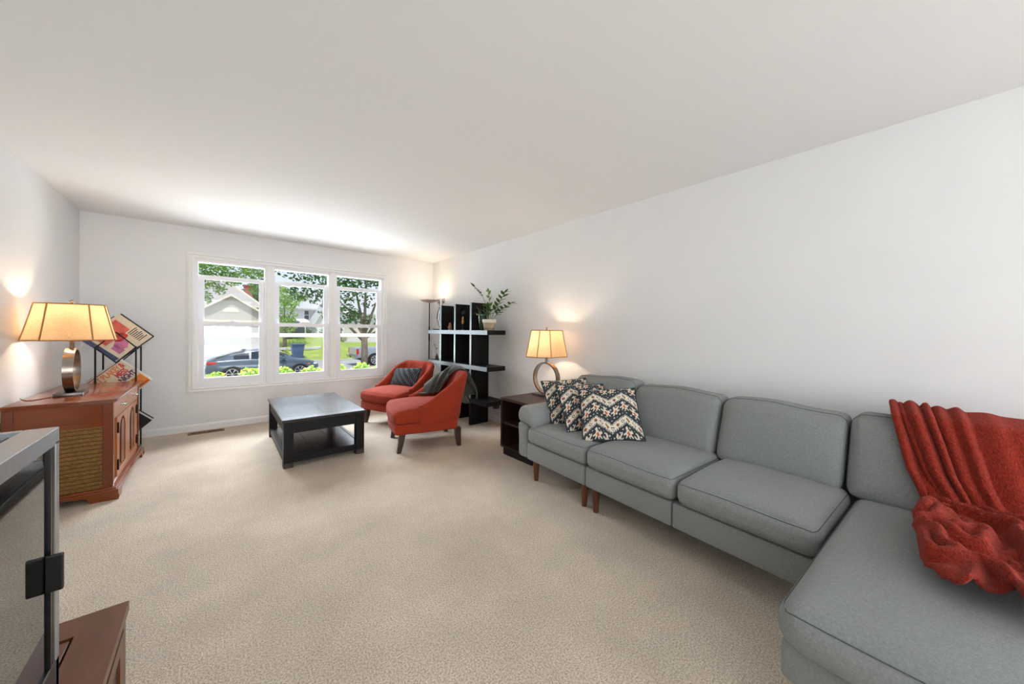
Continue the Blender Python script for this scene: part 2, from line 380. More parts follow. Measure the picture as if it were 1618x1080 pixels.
# ================================================================ IKAT PILLOWS
def ikat(u, v):
    """printed cotton: chevron bands of cream between rows of flame flowers"""
    dk = np.array(S(46, 54, 60)); cr_ = np.array(S(226, 216, 198)); og = np.array(S(196, 92, 44)); bk = np.array(S(30, 28, 30))
    tri = lambda x: 2*np.abs((x % 1)-.5)
    per = .47; w = v-.30*(.5-tri(u*2+.02))*.62; f = (w/per) % 1.0; d = (f-.5)*per   # d: height from the band's middle
    col = np.empty(u.shape+(3,)); col[:] = dk
    jag = .006*np.sign(np.sin(u*240))*np.sign(np.sin(v*240))
    band = np.abs(d) < .074+jag; col[band] = cr_
    ln = (np.abs(np.abs(d)-.060) < .008) & (np.sin(u*190) > -.35); col[ln] = dk
    su = (u*11) % 1
    curl = ((su-.5)**2*(1/11)**2+(d-.012*np.sin(u*70))**2 < .026**2); col[curl] = bk
    dot = ((su-.5)**2*(1/11)**2+(d-.012*np.sin(u*70))**2 < .016**2); col[dot & ((np.floor(u*11) % 2) == 0)] = og; col[dot & ((np.floor(u*11) % 2) == 1)] = cr_
    # flower rows, placed along the chevron between the bands
    g = ((f+.5) % 1.0-.5)*per
    for off, sc in ((0, 1.), ):
        cu = ((u*6+off) % 1-.5)/6
        rr_ = np.sqrt(cu**2+(g*.92)**2); an = np.arctan2(g, cu)
        pet = rr_ < .074*(.74+.26*np.cos(an*6+.5*PI))*(1.10+.28*np.sin(an)); col[pet & ~band] = cr_
        vein = (np.abs(np.sin(an*6)) < .28) & (rr_ > .046) & pet & ~band; col[vein] = dk
        big = (np.floor(u*5+off) % 2) >= 0
        col[(np.abs(cu)*1.25+np.abs(g) < .036) & big] = og
        col[(np.abs(cu)*1.25+np.abs(g) < .012) & ~big] = og
    spr = (np.abs(g) > .078) & (np.abs(g) < .115) & (np.sin(u*100+v*30) > .35) & (np.sin(v*120-u*24) > .1) & ~band; col[spr] = cr_
    return col
def pillow_mesh(name, W, Hh, T, n, mats, pat, pinch=.045):
    bm = nb(); lay = bm.verts.layers.float_color.new('print'); V = {}
    def pos(i, j, s):
        u, v = i/n*2-1, j/n*2-1
        k = (1-u*u)**.55*(1-v*v)**.55 if abs(u) < 1 and abs(v) < 1 else 0
        x = u*W/2*(1-pinch*(1-v*v)); z = v*Hh/2*(1-pinch*(1-u*u))
        return Vector((x, s*(T/2*k), z+Hh/2))
    us, vs_ = np.meshgrid(np.arange(n+1)/n, np.arange(n+1)/n, indexing='ij'); colr = pat(us, vs_)
    for s in (-1, 1):
        for i in range(n+1):
            for j in range(n+1):
                edge = i in (0, n) or j in (0, n)
                if s == 1 and edge: V[(i, j, 1)] = V[(i, j, -1)]; continue
                b = bm.verts.new(pos(i, j, s)); b[lay] = (*colr[i, j], 1); V[(i, j, s)] = b
        for i in range(n):
            for j in range(n):
                q = [V[(i, j, s)], V[(i+1, j, s)], V[(i+1, j+1, s)], V[(i, j+1, s)]]
                if s > 0: q.reverse()
                bm.faces.new(q)
    me = bpy.data.meshes.new(name); bm.to_mesh(me); bm.free(); me.polygons.foreach_set('use_smooth', [True]*len(me.polygons)); me.materials.append(mats)
    bm = nb(); N = 40; ed = [(i/N*n, 0) for i in range(N)]+[(n, i/N*n) for i in range(N)]+[(n-i/N*n, n) for i in range(N)]+[(0, n-i/N*n) for i in range(N)]
    tube(bm, [pos(i, j, 1) for i, j in ed], .0055, 6, True)
    return me, bm
ik_m = M('ikat_cotton', (.8, .8, .8), .9, attr='print', bump=.12, bscale=350)
pip_m = M('navy_piping', S(34, 40, 48), .8)
me_p, bm_p = pillow_mesh('cover', .435, .435, .15, 160, ik_m, ikat)
pil_group = 'patterned pillows at the left end of the sofa'
pip_mesh = None
PIL = [((2.168, 1.41, .462), (.661, -.750), 41, -4, 'ikat print throw pillow in front, overlapping two seat cushions'),
       ((2.261, 1.652, .466), (.8776, -.4794), 43, 0, 'ikat print throw pillow half hidden between its two twins'),
       ((2.330, 1.880, .466), (.8776, -.4794), 40, -3, 'ikat print throw pillow at the very back, beside the sofa arm and table lamp')]
for k, (loc, d, lean, i, lab) in enumerate(PIL):
    p = thing('throw_pillow', lab, 'pillow', loc, math.atan2(d[1], d[0]), pil_group); p.rotation_euler = (R(-lean), R(i), math.atan2(d[1], d[0]))
    c = obj('cover', None, None, p, mesh=me_p)
    if pip_mesh is None: q = obj('piping', bm_p, pip_m, c, smooth=True); pip_mesh = q.data
    else: obj('piping', None, None, c, mesh=pip_mesh)

# ================================================================ END TABLE
et = thing('end_table', 'dark brown open cubby end table between sofa arm and bookcase', 'end table', (2.202, 2.30, 0))
W_, D_ = .455, .62     # along y, along x
obj('table_top', box(nb(), (0, 0, .545), (D_, W_, .571), .002), dark_walnut, et)
for y in (0, W_-.02): obj('side_panel', box(nb(), (.003, y, .075), (D_, y+.02, .545), .001), dark_walnut, et)
obj('back_panel', box(nb(), (D_-.02, .02, .075), (D_-.001, W_-.02, .545)), dark_inside, et)
obj('shelf', box(nb(), (.02, .02, .305), (D_-.02, W_-.02, .325)), dark_walnut, et)
obj('bottom_panel', box(nb(), (.003, .02, .075), (D_-.02, W_-.02, .095)), dark_walnut, et)
obj('plinth', box(nb(), (.02, .012, 0), (D_-.02, W_-.03, .075)), dark_inside, et)

# ================================================================ LAMPS
shade_m = M('linen_shade', S(222, 190, 150), .9, var=.22, vscale=60, stretch=(1, 1, 7), trans=.40)
shade_trim = M('shade_trim', S(168, 122, 70), .8)
bulb_m = M('lit_bulb', (1, .8, .55), .4, emit=(1, .72, .42, 14))
def lamp(label, loc, rz, watts):
    t = thing('table_lamp', label, 'lamp', loc, rz, 'matching ring base table lamps')
    obj('base', box(nb(), (-.07, -.135, 0), (.07, .135, .026), .003), pewter, t, smooth=30)
    bm = nb(); n = 64; r0, r1, w = .152, .166, .026; c = .026+r1-.004      # ring stands in the local yz plane
    ring_face(bm, [[(x, rad*math.cos(2*PI*k/n), c+rad*math.sin(2*PI*k/n)) for x, rad in ((-w, r1), (w, r1), (w, r0), (-w, r0))] for k in range(n+1)], True, False)
    bmesh.ops.remove_doubles(bm, verts=bm.verts, dist=1e-6); obj('ring', bm, bronze, t, smooth=30)
    zt = c+r1
    bm = nb(); lathe(bm, [(.013, zt-.004), (.013, zt+.05), (.009, zt+.055), (.009, zt+.13), (.016, zt+.135), (.016, zt+.165)], 16); obj('neck', bm, pewter, t, smooth=40)
    z0, z1 = .415, .683
    def oct_(ax, ay, cx, z): return [(s1*ax if False else 0, 0, 0) for s1 in ()] or [(ax, -(ay-cx), z), (ax, ay-cx, z), (ax-cx, ay, z), (-(ax-cx), ay, z), (-ax, ay-cx, z), (-ax, -(ay-cx), z), (-(ax-cx), -ay, z), (ax-cx, -ay, z)]
    lo = oct_(.222, .175, .10, z0); hi = oct_(.166, .128, .07, z1)
    sh = None
    bm = nb(); N = 8; rings = []
    for k in range(N+1):
        s = k/N; cv = s+.10*s*(1-s)*1.0
        rings.append([(lo[j][0]+(hi[j][0]-lo[j][0])*min(1, cv), lo[j][1]+(hi[j][1]-lo[j][1])*min(1, cv), z0+(z1-z0)*s) for j in range(8)])
    ring_face(bm, rings, True, False); sh = obj('lamp_shade', bm, shade_m, t)
    for j in range(8):
        bm = nb(); tube(bm, [r[j] for r in rings], .0045, 6); obj('seam_tape', bm, shade_trim, sh)
    for ring in (rings[0], rings[-1]):
        bm = nb(); tube(bm, ring, .0045, 6, True); obj('rim_tape', bm, shade_trim, sh)
    bm = nb(); tube(bm, [(-.1, 0, z1-.012), (0, 0, z1-.005), (.1, 0, z1-.012)], .002, 6); tube(bm, [rings[-1][0], (0, 0, z1-.005), rings[-1][4]], .002, 6); tube(bm, [(0, 0, zt+.16), (0, 0, z1)], .003, 6); obj('harp', bm, pewter, t)
    bm = nb(); lathe(bm, [(.012, z1-.004), (.013, z1+.006), (.004, z1+.009), (.010, z1+.014), (.014, z1+.022), (.012, z1+.030), (.002, z1+.036)], 16); obj('finial', bm, bronze, t, smooth=50)
    zb = .555
    bm = nb(); lathe(bm, [(.012, zb-.055), (.014, zb-.03), (.027, zb), (.029, zb+.012), (.022, zb+.032), (.004, zb+.042)], 16); obj('bulb', bm, bulb_m, t, smooth=True)
    l = bpy.data.lights.new('lamp_light', 'POINT'); l.energy = watts; l.color = (1, .84, .64); l.shadow_soft_size = .03
    lo_ = bpy.data.objects.new('lamp_light', l); COL.objects.link(lo_); lo_.parent = t; lo_.location = (0, .034, zb+.02)
    return t
lamp('lit table lamp with ring base and tan shade standing on the wooden console', (-.838, 4.19, .724), R(4), 4.2)
lamp('lit table lamp with ring base and tan shade on the end table behind the pillows', (2.615, 2.515, .571), R(2), 4.2)

# ================================================================ COFFEE TABLE
ct = thing('coffee_table', 'square-legged black coffee table with lower shelf and worn edges', 'coffee table', (.803, 4.245, 0), R(-.5))
hx, hy = .352, .632
for y0, y1 in ((-hy, -hy+.13), (hy-.13, hy)): obj('breadboard_end', box(nb(), (-hx, y0+.0007, .408), (hx, y1-.0007, .433), .002), black_top, ct)
for x0, x1 in ((-hx, 0), (0, hx)): obj('top_board', box(nb(), (x0+.0009, -hy+.1315, .408), (x1-.0009, hy-.1315, .433), .0016), black_top, ct)
obj('under_board', box(nb(), (-hx+.01, -hy+.01, .396), (hx-.01, hy-.01, .408)), black_wood, ct)
for y in (-1, 1): obj('apron', box(nb(), (-hx+.085, y*(hy-.03)-.012, .305), (hx-.085, y*(hy-.03)+.012, .397), .001), black_wood, ct)
for x in (-1, 1): obj('apron', box(nb(), (x*(hx-.03)-.012, -hy+.085, .305), (x*(hx-.03)+.012, hy-.085, .397), .001), black_wood, ct)
for sx in (-1, 1):
    for sy in (-1, 1):
        x, y = sx*(hx-.048), sy*(hy-.048)
        lg = obj('leg', box(nb(), (x-.038, y-.038, 0), (x+.038, y+.038, .397), .002), black_wood, ct)
        bm = nb(); box(bm, (x-.0385, y-.0385, 0), (x+.0385, y+.0385, .045), .002); obj('worn_foot', bm, M('worn_foot', S(58, 40, 31), .6, var=.75, vscale=30, dark=S(22, 20, 19)), lg)
for y in (-1, 1): obj('shelf_rail', box(nb(), (-hx+.085, y*(hy-.03)-.014, .045), (hx-.085, y*(hy-.03)+.014, .10), .002), black_wood, ct)
for x in (-1, 1): obj('shelf_rail', box(nb(), (x*(hx-.03)-.014, -hy+.085, .045), (x*(hx-.03)+.014, hy-.085, .10), .002), black_wood, ct)
for x0, x1 in ((-hx+.044, -.1), (-.1, .1), (.1, hx-.044)): obj('shelf_board', box(nb(), (x0+.0008, -hy+.044, .075), (x1-.0008, hy-.044, .097), .0015), black_top, ct)

# ================================================================ SLIPPER CHAIRS
def back_path(t):
    """plan of the wrap-round back, t from -1 (left front) to 1 (right front): point and outward normal"""
    a = abs(t); s = 1 if t >= 0 else -1
    if a < .30:
        x = a/.30*.14; y = -.345-.02*(1-(a/.30)**2)+.02; nx, ny = .10*a/.3, -1
    elif a < .70:
        k = (a-.30)/.40*PI/2; x = .14+.20*math.sin(k); y = -.345+.20*(1-math.cos(k)); nx, ny = math.sin(k), -math.cos(k)
    else:
        k = (a-.70)/.30; x = .34+.012*k; y = -.145+.25*k; nx, ny = 1, 0
    l = math.hypot(nx, ny); return Vector((s*x, y, 0)), Vector((s*nx/l, ny/l, 0))
def back_height(t):
    a = abs(t); k = max(0, min(1, (1-a)/.60)); k = .35*k*k*(3-2*k)+.65*k**.95
    return .475+.315*k
def back_section(t, off=0.):
    p, n = back_path(t); h = back_height(t); th_ = .075; pts = []
    lean = lambda z: .085*max(0, (z-.40))/.4*max(0, -n.y)+.03*max(0, (z-.4))/.4*abs(n.x)
    def P(d, z): return p+n*(d+lean(z))+Vector((0, 0, z))
    bulge = .012
    zb = .20
    for z in np.linspace(zb, h-th_/2, 9): pts.append(P(bulge*math.sin(PI*min(1, (z-zb)/(h-zb)))+off-.035*max(0, (.34-z)/.14)**1.5, z))
    for k in range(1, 7): a = PI*k/7; pts.append(P(-th_/2+(th_/2+off)*math.cos(a), h-th_/2+(th_/2+off)*math.sin(a)))
    for z in np.linspace(h-th_/2, .40, 8): pts.append(P(-th_-off-.012*math.sin(PI*(z-.38)/max(.05, (h-.38))), z))
    return pts
def chair(label, loc, rz):
    t = thing('slipper_chair', label, 'chair', loc, rz, 'rust armless chairs by the window')
    N = 48; rings = [back_section(-1+2*i/N) for i in range(N+1)]
    def cap(r, k):  # rounded leading edge of the sides
        c = sum((Vector(q) for q in r), Vector())/len(r); out = []
        for q in r:
            base = Vector((c.x, q.y, q.z)); out.append(base+(Vector(q)-base)*math.sqrt(max(0, 1-k*k))+Vector((0, .03*k, -.02*k*(q.z-.3))))
        return out
    rings = [cap(rings[0], k) for k in (.98, .85, .5)]+rings+[cap(rings[-1], k) for k in (.5, .85, .98)]
    bm = nb(); ring_face(bm, rings, True, True); b = obj('backrest', bm, rust_m, t, smooth=60)
    bm = nb()
    for i0 in (0,):
        pts = [Vector(back_section(-1+2*i/40, .001)[8]) for i in range(41)]; tube(bm, pts, .003, 5)
    obj('welt', bm, rust_m, b, smooth=True)
    def sf(q, p):
        q = q.copy(); k = max(0, 1-abs(p.x)**3)*max(0, 1-abs(p.y)**4)
        if p.z > 0: q.z += .03*k*p.z
        q.y += .035*max(0, p.y)*(1-p.x**2)*1.0
        if p.y > .2: q.z -= .02*(p.y-.2)*max(0, p.z)
        q.x *= 1-.06*max(0, -p.y)
        q.z += .003*math.sin(p.x*9)*max(0, p.y)
        return q
    obj('seat_cushion', cushion(nb(), (0, .045, .365), (.70, .66, .150), .05, 12, sf), rust_m, t, smooth=True)
    def kf(q, p):
        q = q.copy(); q.y += .030*max(0, p.y)*(1-p.x**2); q.x *= 1-.06*max(0, -p.y); return q
    obj('seat_rail', cushion(nb(), (0, .040, .243), (.69, .64, .105), .022, 8, kf), rust_m, t, smooth=True)
    for sx in (-1, 1):
        for yy, dy, name in ((.29, .03, 'leg'), (-.285, -.02, 'leg')):
            bm = nb(); ring_face(bm, [[(sx*(.285+f*.0)+a*w, yy+dy*f+b_*w, z) for a, b_ in ((-1, -1), (1, -1), (1, 1), (-1, 1))] for z, w, f in ((0, .020, 1), (.10, .0265, .35), (.20, .032, 0))])
            obj(name, bm, espresso_leg, t)
    return t
ch1 = chair('rust armless chair with a dark green throw over its back', (1.79, 3.585, 0), R(74.8))
ch2 = chair('rust armless chair in the corner with a striped lumbar pillow', (1.935, 4.665, 0), R(111.5))
def stripes(u, v):
    a = np.array(S(70, 74, 80)); b = np.array(S(28, 30, 34)); c = np.array(S(126, 132, 138)); w = u+.008*np.sin(v*17+u*30)
    col = np.empty(u.shape+(3,)); col[:] = b
    s = np.sin(w*2*PI*19); col[s > .1] = a; col[(s > .75)] = c; return col
str_m = M('striped_weave', (.5, .5, .5), .9, attr='print', bump=.15, bscale=250)
me_s, bm_s = pillow_mesh('cover', .50, .27, .13, 110, str_m, stripes, .03)
for v_ in me_s.vertices: v_.co.y += .005*math.sin((v_.co.x/.50+.5)*2*PI*19)*(1 if abs(v_.co.x) < .24 else 0)*(1 if v_.co.y > 0 else -1)
fwd2 = Vector((-math.sin(R(111.5)), math.cos(R(111.5)), 0))
lp_ = thing('lumbar_pillow', 'dark grey striped lumbar pillow leaning on the corner chair', 'pillow', tuple(Vector((1.935, 4.665, .462))-fwd2*.055), 0)
lp_.rotation_euler = (R(-30), R(-4), R(111.5)+PI)
c = obj('cover', None, None, lp_, mesh=me_s); obj('edge_seam', bm_s, pip_m, c, smooth=True)

# ================================================================ BOOKCASE
bc = thing('bookcase', 'black open bookcase of three uprights and overhanging shelves by the right wall', 'bookcase', (2.551, 3.46, 0))
D2 = .285
for y in (.358, .757, 1.162): u_ = obj('upright', box(nb(), (0, y, 0), (D2, y+.042, 1.615), .0015), black_wood, bc); obj('edge_strip', box(nb(), (-.0015, y+.001, .356), (.0, y+.041, 1.614)), sheen_edge, u_)  # thin strip added on the front edge to carry the painted sheen
ys = [0, .358, .757, 1.162]; ye = [.358, .757, 1.162, 1.565]; ys2 = [0, .400, .799, 1.204]
for z0, z1 in ((.298, .354), (.735, .791), (1.193, 1.250)):
    bm = nb()
    for a, b in zip(ys2, [.358, .757, 1.162, 1.565]): box(bm, (-.006, a, z0), (D2, b, z1))
    box(bm, (-.006, 0, z0), (-.0005, 1.565, z1)); sh_ = obj('shelf', bm, black_wood, bc)
    obj('edge_strip', box(nb(), (-.0075, .001, z0+.001), (-.006, 1.564, z1-.001)), sheen_edge if z0 > .5 else black_wood, sh_)
tag(obj('power_adapter', box(nb(), (2.70, 3.475, .252), (2.765, 3.535, .297), .006), plastic_b), 'small black box fixed under the bookcase bottom shelf end', 'adapter')

# ---- objects on the bookcase
SH = 1.250
gg = thing('bell_stand', 'grey metal bell hanging in a curved stand with square scroll tops', 'ornament', (2.69, 4.87, SH))
obj('base', box(nb(), (-.05, -.09, 0), (.05, .19, .018), .003), metal_black, gg)
for s in (-1, 1):
    bm = nb(); pts = [(0, .03*s+.02, .018)]
    pts = [(0, .02+s*(.02+.10*math.sin(PI*k/16)), .018+.36*k/16) for k in range(17)]; tube(bm, pts, .007, 8)
    tube(bm, [(0, .02+s*.02, .378), (0, .02+s*.045, .385), (0, .02+s*.045, .485), (0, .02+s*.10, .485), (0, .02+s*.10, .42), (0, .02+s*.07, .42), (0, .02+s*.07, .455)], .006, 4, cap=True)
    obj('scroll_arm', bm, pewter, gg, smooth=40)
bm = nb(); lathe(bm, [(.055, .16), (.052, .17), (.045, .24), (.035, .31), (.02, .335), (.004, .34), (.004, .375)], 20, (0, .02, 0)); obj('bell', bm, M('grey_bell', S(150, 152, 154), .4, metal=.6), gg, smooth=40)
fig = thing('terracotta_figurine', 'small terracotta figurine on the top shelf of the bookcase', 'figurine', (2.66, 4.555, SH))
bm = nb(); lathe(bm, [(.026, 0), (.027, .03), (.020, .045), (.024, .060), (.014, .072)], 14); obj('body', bm, M('terracotta', S(188, 128, 98), .7, var=.1), fig, smooth=50)
bm = nb(); lathe(bm, [(.012, .070), (.018, .080), (.018, .095), (.010, .106), (.003, .109)], 14); obj('head', bm, M('terracotta', S(188, 128, 98)), fig, smooth=50)
bm = nb(); tube(bm, [(-.026, 0, .055), (-.036, 0, .035), (-.024, -.005, .022)], .007, 6); tube(bm, [(.0, -.026, .055), (.0, -.036, .035), (-.005, -.024, .022)], .007, 6); obj('arms', bm, M('terracotta', S(188, 128, 98)), fig, smooth=50)
fg = thing('carved_figurine', 'tall slim black figurine with a gold body on the top shelf', 'figurine', (2.665, 4.212, SH))
ink = M('black_carving', S(16, 15, 15), .3)
bm = nb(); lathe(bm, [(.024, 0), (.024, .008), (.010, .012), (.009, .07), (.012, .085)], 14); obj('stem', bm, ink, fg, smooth=40)
bm = nb(); lathe(bm, [(.010, .083), (.019, .100), (.022, .125), (.014, .150), (.016, .172), (.008, .195)], 14); obj('torso', bm, M('gold_carving', S(206, 158, 92), .4, metal=.4), fig and fg, smooth=40)
bm = nb(); lathe(bm, [(.008, .193), (.024, .205), (.033, .230), (.030, .255), (.012, .272), (.002, .276)], 16); tube(bm, [(0, .018, .268), (0, .026, .285), (0, .034, .270)], .006, 6); tube(bm, [(0, -.018, .268), (0, -.026, .285), (0, -.034, .270)], .006, 6); obj('head', bm, ink, fg, smooth=50)
wt = thing('white_beaded_figurine', 'thin pale beaded ornament beside the bookcase upright', 'ornament', (2.60, 3.885, SH))
bm = nb()
for k in range(6): lathe(bm, [(.003, 0), (.011, .009), (.011, .018), (.003, .027)], 10, (0, 0, .027*k))
obj('bead_stack', bm, M('pale_bead', S(190, 200, 204), .3), wt, smooth=50)

leaf_mesh = {}
def leaf(name, L, W, mat, parent, loc, d, roll=0., bend=.15):
    key = (name, round(L, 3), round(W, 3), mat.name)
    if key not in leaf_mesh:
        bm = nb(); rows = []
        for k in range(6):
            s = k/5; w = W*math.sin(PI*min(.97, max(.04, s**.8)))/2; rows.append([(-w, s*L, -bend*L*s*s+.12*w), (0, s*L, -bend*L*s*s), (w, s*L, -bend*L*s*s+.12*w)])
        ring_face(bm, rows, False, False); me = bpy.data.meshes.new(name); bm.to_mesh(me); bm.free(); me.polygons.foreach_set('use_smooth', [True]*len(me.polygons)); me.materials.append(mat); leaf_mesh[key] = me
    o = bpy.data.objects.new(name, leaf_mesh[key]); COL.objects.link(o); o.parent = parent; o.location = loc
    d = Vector(d).normalized(); o.rotation_mode = 'QUATERNION'; o.rotation_quaternion = d.to_track_quat('Y', 'Z') @ Matrix.Rotation(roll, 3, 'Y').to_quaternion(); return o
zz_m = M('zz_leaf', S(66, 98, 44), .35, var=.3, vscale=30); zz_l = M('pale_leaf', S(116, 142, 62), .4, var=.2, vscale=30); stem_m = M('plant_stem', S(138, 136, 92), .5)
pot_in = M('potting_soil', S(46, 34, 26), .9, bump=.5, bscale=90)
pl = thing('potted_plant', 'arching zz plant in a white and tan pot on the bookcase', 'potted plant', (2.69, 3.617, SH))
bm = nb(); lathe(bm, [(.062, 0), (.066, .004), (.078, .07), (.085, .105)], 28); po = obj('pot', bm, M('tan_glaze', S(178, 158, 132), .5, var=.1), pl, smooth=40)
bm = nb(); lathe(bm, [(.086, .100), (.0895, .105), (.0915, .140), (.086, .142), (.083, .128)], 28, cap=False); obj('pot_rim', bm, M('white_glaze', S(226, 222, 212), .4), po, smooth=40)
bm = nb(); lathe(bm, [(.0665, .022), (.0715, .026), (.0705, .020), (.067, .018)], 28, cap=False); obj('pot_band', bm, M('brown_band', S(120, 104, 84), .5), po, smooth=40)
bm = nb(); lathe(bm, [(.083, .118), (.05, .124), (.002, .125)], 20); obj('soil', bm, pot_in, pl, smooth=True)
rng = random.Random(4)
def zz(base, ctrl, nl, L, mat=zz_m, start=.45):
    pts = []; b0 = Vector(base); c1, c2 = Vector(ctrl[0]), Vector(ctrl[1])
    for k in range(13): s = k/12; pts.append(b0*(1-s)**2+c1*2*s*(1-s)+c2*s*s)
    bm = nb(); tube(bm, pts, [.0055*(1-.6*k/12) for k in range(13)], 6); st = obj('stem', bm, stem_m, pl, smooth=True)
    for k in range(nl):
        s = start+(1-start)*k/(nl-1); f = s*12; i = min(11, int(f)); p = pts[i].lerp(pts[i+1], f-i); t = (pts[i+1]-pts[i]).normalized()
        side = t.cross(Vector((.3, .2, 1))).normalized()*(1 if k % 2 else -1)
        leaf('leaf', L*1.4, L*.78, mat, st, p, t*.75+side*.75+Vector((0, 0, rng.uniform(-.1, .35))), rng.uniform(-.5, .5))
    leaf('leaf', L*1.2, L*.58, mat, st, pts[-1], pts[-1]-pts[-2])
B = .12
zz((-.01, .02, B), ((-.0, .03, .42), (-.05, .26, .575)), 9, .062, start=.62)
zz((.01, -.01, B), ((.01, .0, .30), (.02, .05, .50)), 6, .055, zz_l, .5)
zz((.0, -.03, B), ((.02, -.10, .28), (.02, -.29, .465)), 11, .064, start=.35)
zz((.02, -.03, B), ((.04, -.10, .24), (.06, -.37, .335)), 11, .06, start=.3)
zz((-.02, .0, B), ((-.03, -.02, .2), (-.05, -.12, .25)), 7, .055, start=.3)
zz((-.01, .03, B), ((-.01, .05, .2), (-.02, .02, .31)), 7, .05, start=.4)
va = thing('glass_vase', 'clear teal-rimmed vase of leafy cuttings behind the plant pot', 'vase', (2.66, 3.745, SH))
vg = glass_mat('teal_glass', (.90, .97, .95), 1.35)
bm = nb(); lathe(bm, [(.030, .0), (.032, .004), (.043, .12), (.055, .20), (.053, .20), (.041, .12), (.030, .008)], 24, cap=True); vv = obj('vase_body', bm, vg, va, smooth=40)
bm = nb(); tube(bm, [(.054*math.cos(2*PI*k/28), .054*math.sin(2*PI*k/28), .201) for k in range(28)], .0035, 6, True); obj('rim', bm, M('teal_rim', S(112, 168, 156), .2), vv, smooth=True)
for k in range(7):
    a = k*2*PI/7+.4; bm = nb(); tip = Vector((.05*math.cos(a), .06*math.sin(a)+.02, .215+.05*(k % 3))); tube(bm, [(.008*math.cos(a+2), .008*math.sin(a+2), .01), tip*.6+Vector((0, 0, .06)), tip], .0025, 5); st = obj('stem', bm, stem_m, va, smooth=True)
    for q in range(3): aa = a+(q-1)*.9; leaf('leaf', .075, .042, zz_l if k % 2 else zz_m, st, tip, (math.cos(aa), math.sin(aa), .55-.3*q), 0, .3)
sg = thing('small_sprig_vase', 'small bottle with a green sprig on the middle shelf', 'vase', (2.66, 4.955, .791))
bm = nb(); lathe(bm, [(.022, 0), (.026, .006), (.024, .045), (.010, .065), (.011, .082)], 18); obj('bottle', bm, M('brown_bottle', S(96, 74, 54), .3), sg, smooth=40)
bm = nb(); tube(bm, [(0, 0, .05), (-.005, .01, .15), (-.01, .03, .215)], .0025, 5); st = obj('stem', bm, stem_m, sg)
for p, d in (((-.005, .012, .15), (0, -.8, .4)), ((-.008, .02, .19), (0, 1, .3)), ((-.01, .03, .212), (-.2, .6, .6)), ((-.006, .015, .16), (-.3, .7, .1)), ((-.008, .02, .18), (.1, -.9, -.2))): leaf('leaf', .055, .03, zz_l, st, p, d)

# ================================================================ TORCHIERE
to = thing('floor_lamp', 'slim torchiere floor lamp with a flat disc head in the corner', 'lamp', (2.66, 5.22, 0))
pole_m = M('bronze_pole', S(70, 52, 44), .35, metal=.7)
bm = nb(); lathe(bm, [(.13, 0), (.13, .012), (.05, .022), (.014, .03)], 28); obj('base', bm, pole_m, to, smooth=40)
bm = nb(); lathe(bm, [(.010, .028), (.010, 1.08), (.013, 1.085), (.013, 1.30), (.009, 1.305), (.009, 1.70)], 14); obj('pole', bm, pole_m, to, smooth=40)
bm = nb(); lathe(bm, [(.02, 1.695), (.11, 1.712), (.148, 1.73), (.150, 1.738), (.144, 1.738), (.10, 1.724), (.002, 1.716)], 36); obj('disc_head', bm, M('champagne_disc', S(206, 180, 158), .4, metal=.3), to, smooth=50)
bm = nb(); lathe(bm, [(.10, 1.727), (.10, 1.733), (.002, 1.733)], 28); obj('light_panel', bm, M('led_panel', (1, .85, .65), .5, emit=(1, .82, .6, 5)), to)
l = bpy.data.lights.new('torchiere_light', 'AREA'); l.shape = 'DISK'; l.size = .2; l.energy = 1.1; l.color = (1, .80, .56)
lo_ = bpy.data.objects.new('torchiere_light', l); COL.objects.link(lo_); lo_.parent = to; lo_.location = (0, 0, 1.745); lo_.rotation_euler = (PI, 0, 0)

# ================================================================ STEREO CONSOLE
co = thing('stereo_console', 'cherry wood stereo console with woven grille side and bracket feet', 'cabinet', (-1.04, 3.775, 0))
CW, CD = 1.105, .475     # length along y, depth along x
bm = nb()
for z0, z1, e in ((.690, .700, .006), (.700, .712, .018), (.712, .724, .024)): box(bm, (0, -e, z0), (CD+e, CW+e, z1), .004)
obj('top', bm, cherry, co, smooth=30)
for x0, x1 in ((0, .045), (CD-.05, CD)):
    for y0, y1 in ((0, .03), (CW-.03, CW)): obj('corner_post', box(nb(), (x0, y0, .085), (x1, y1, .690), .002), cherry_v, co)
for y in (.004, CW-.024):
    obj('upper_panel', box(nb(), (.045, y, .565), (CD-.05, y+.02, .690), .001), cherry, co)
    obj('rail', box(nb(), (.045, y-.002, .532), (CD-.05, y+.02, .565), .001), cherry, co)
gril = M('woven_grille_cloth', S(150, 112, 58), .8, var=.0)
nt = gril.node_tree; b_ = nt.nodes['Principled BSDF']; tcn = [n for n in nt.nodes if n.type == 'TEX_COORD'][0]
br = nt.nodes.new('ShaderNodeTexBrick'); mpg = nt.nodes.new('ShaderNodeMapping'); mpg.inputs['Rotation'].default_value = (PI/2, 0, 0); nt.links.new(tcn.outputs['Object'], mpg.inputs[0]); nt.links.new(mpg.outputs[0], br.inputs[0])
br.inputs['Scale'].default_value = 55; br.inputs['Color1'].default_value = (*S(166, 124, 62), 1); br.inputs['Color2'].default_value = (*S(134, 94, 42), 1); br.inputs['Mortar'].default_value = (*S(52, 34, 14), 1); br.inputs['Mortar Size'].default_value = .035; br.inputs['Row Height'].default_value = .32; br.inputs['Brick Width'].default_value = .75
wv = nt.nodes.new('ShaderNodeTexWave'); wv.wave_type = 'BANDS'; wv.bands_direction = 'Z'; wv.inputs['Scale'].default_value = 11; wv.inputs['Distortion'].default_value = .6; nt.links.new(tcn.outputs['Object'], wv.inputs[0])
rg = nt.nodes.new('ShaderNodeValToRGB'); rg.color_ramp.elements[0].color = (.45, .40, .34, 1); rg.color_ramp.elements[1].position = .35; rg.color_ramp.elements[1].color = (1, 1, 1, 1); nt.links.new(wv.outputs[0], rg.inputs[0])
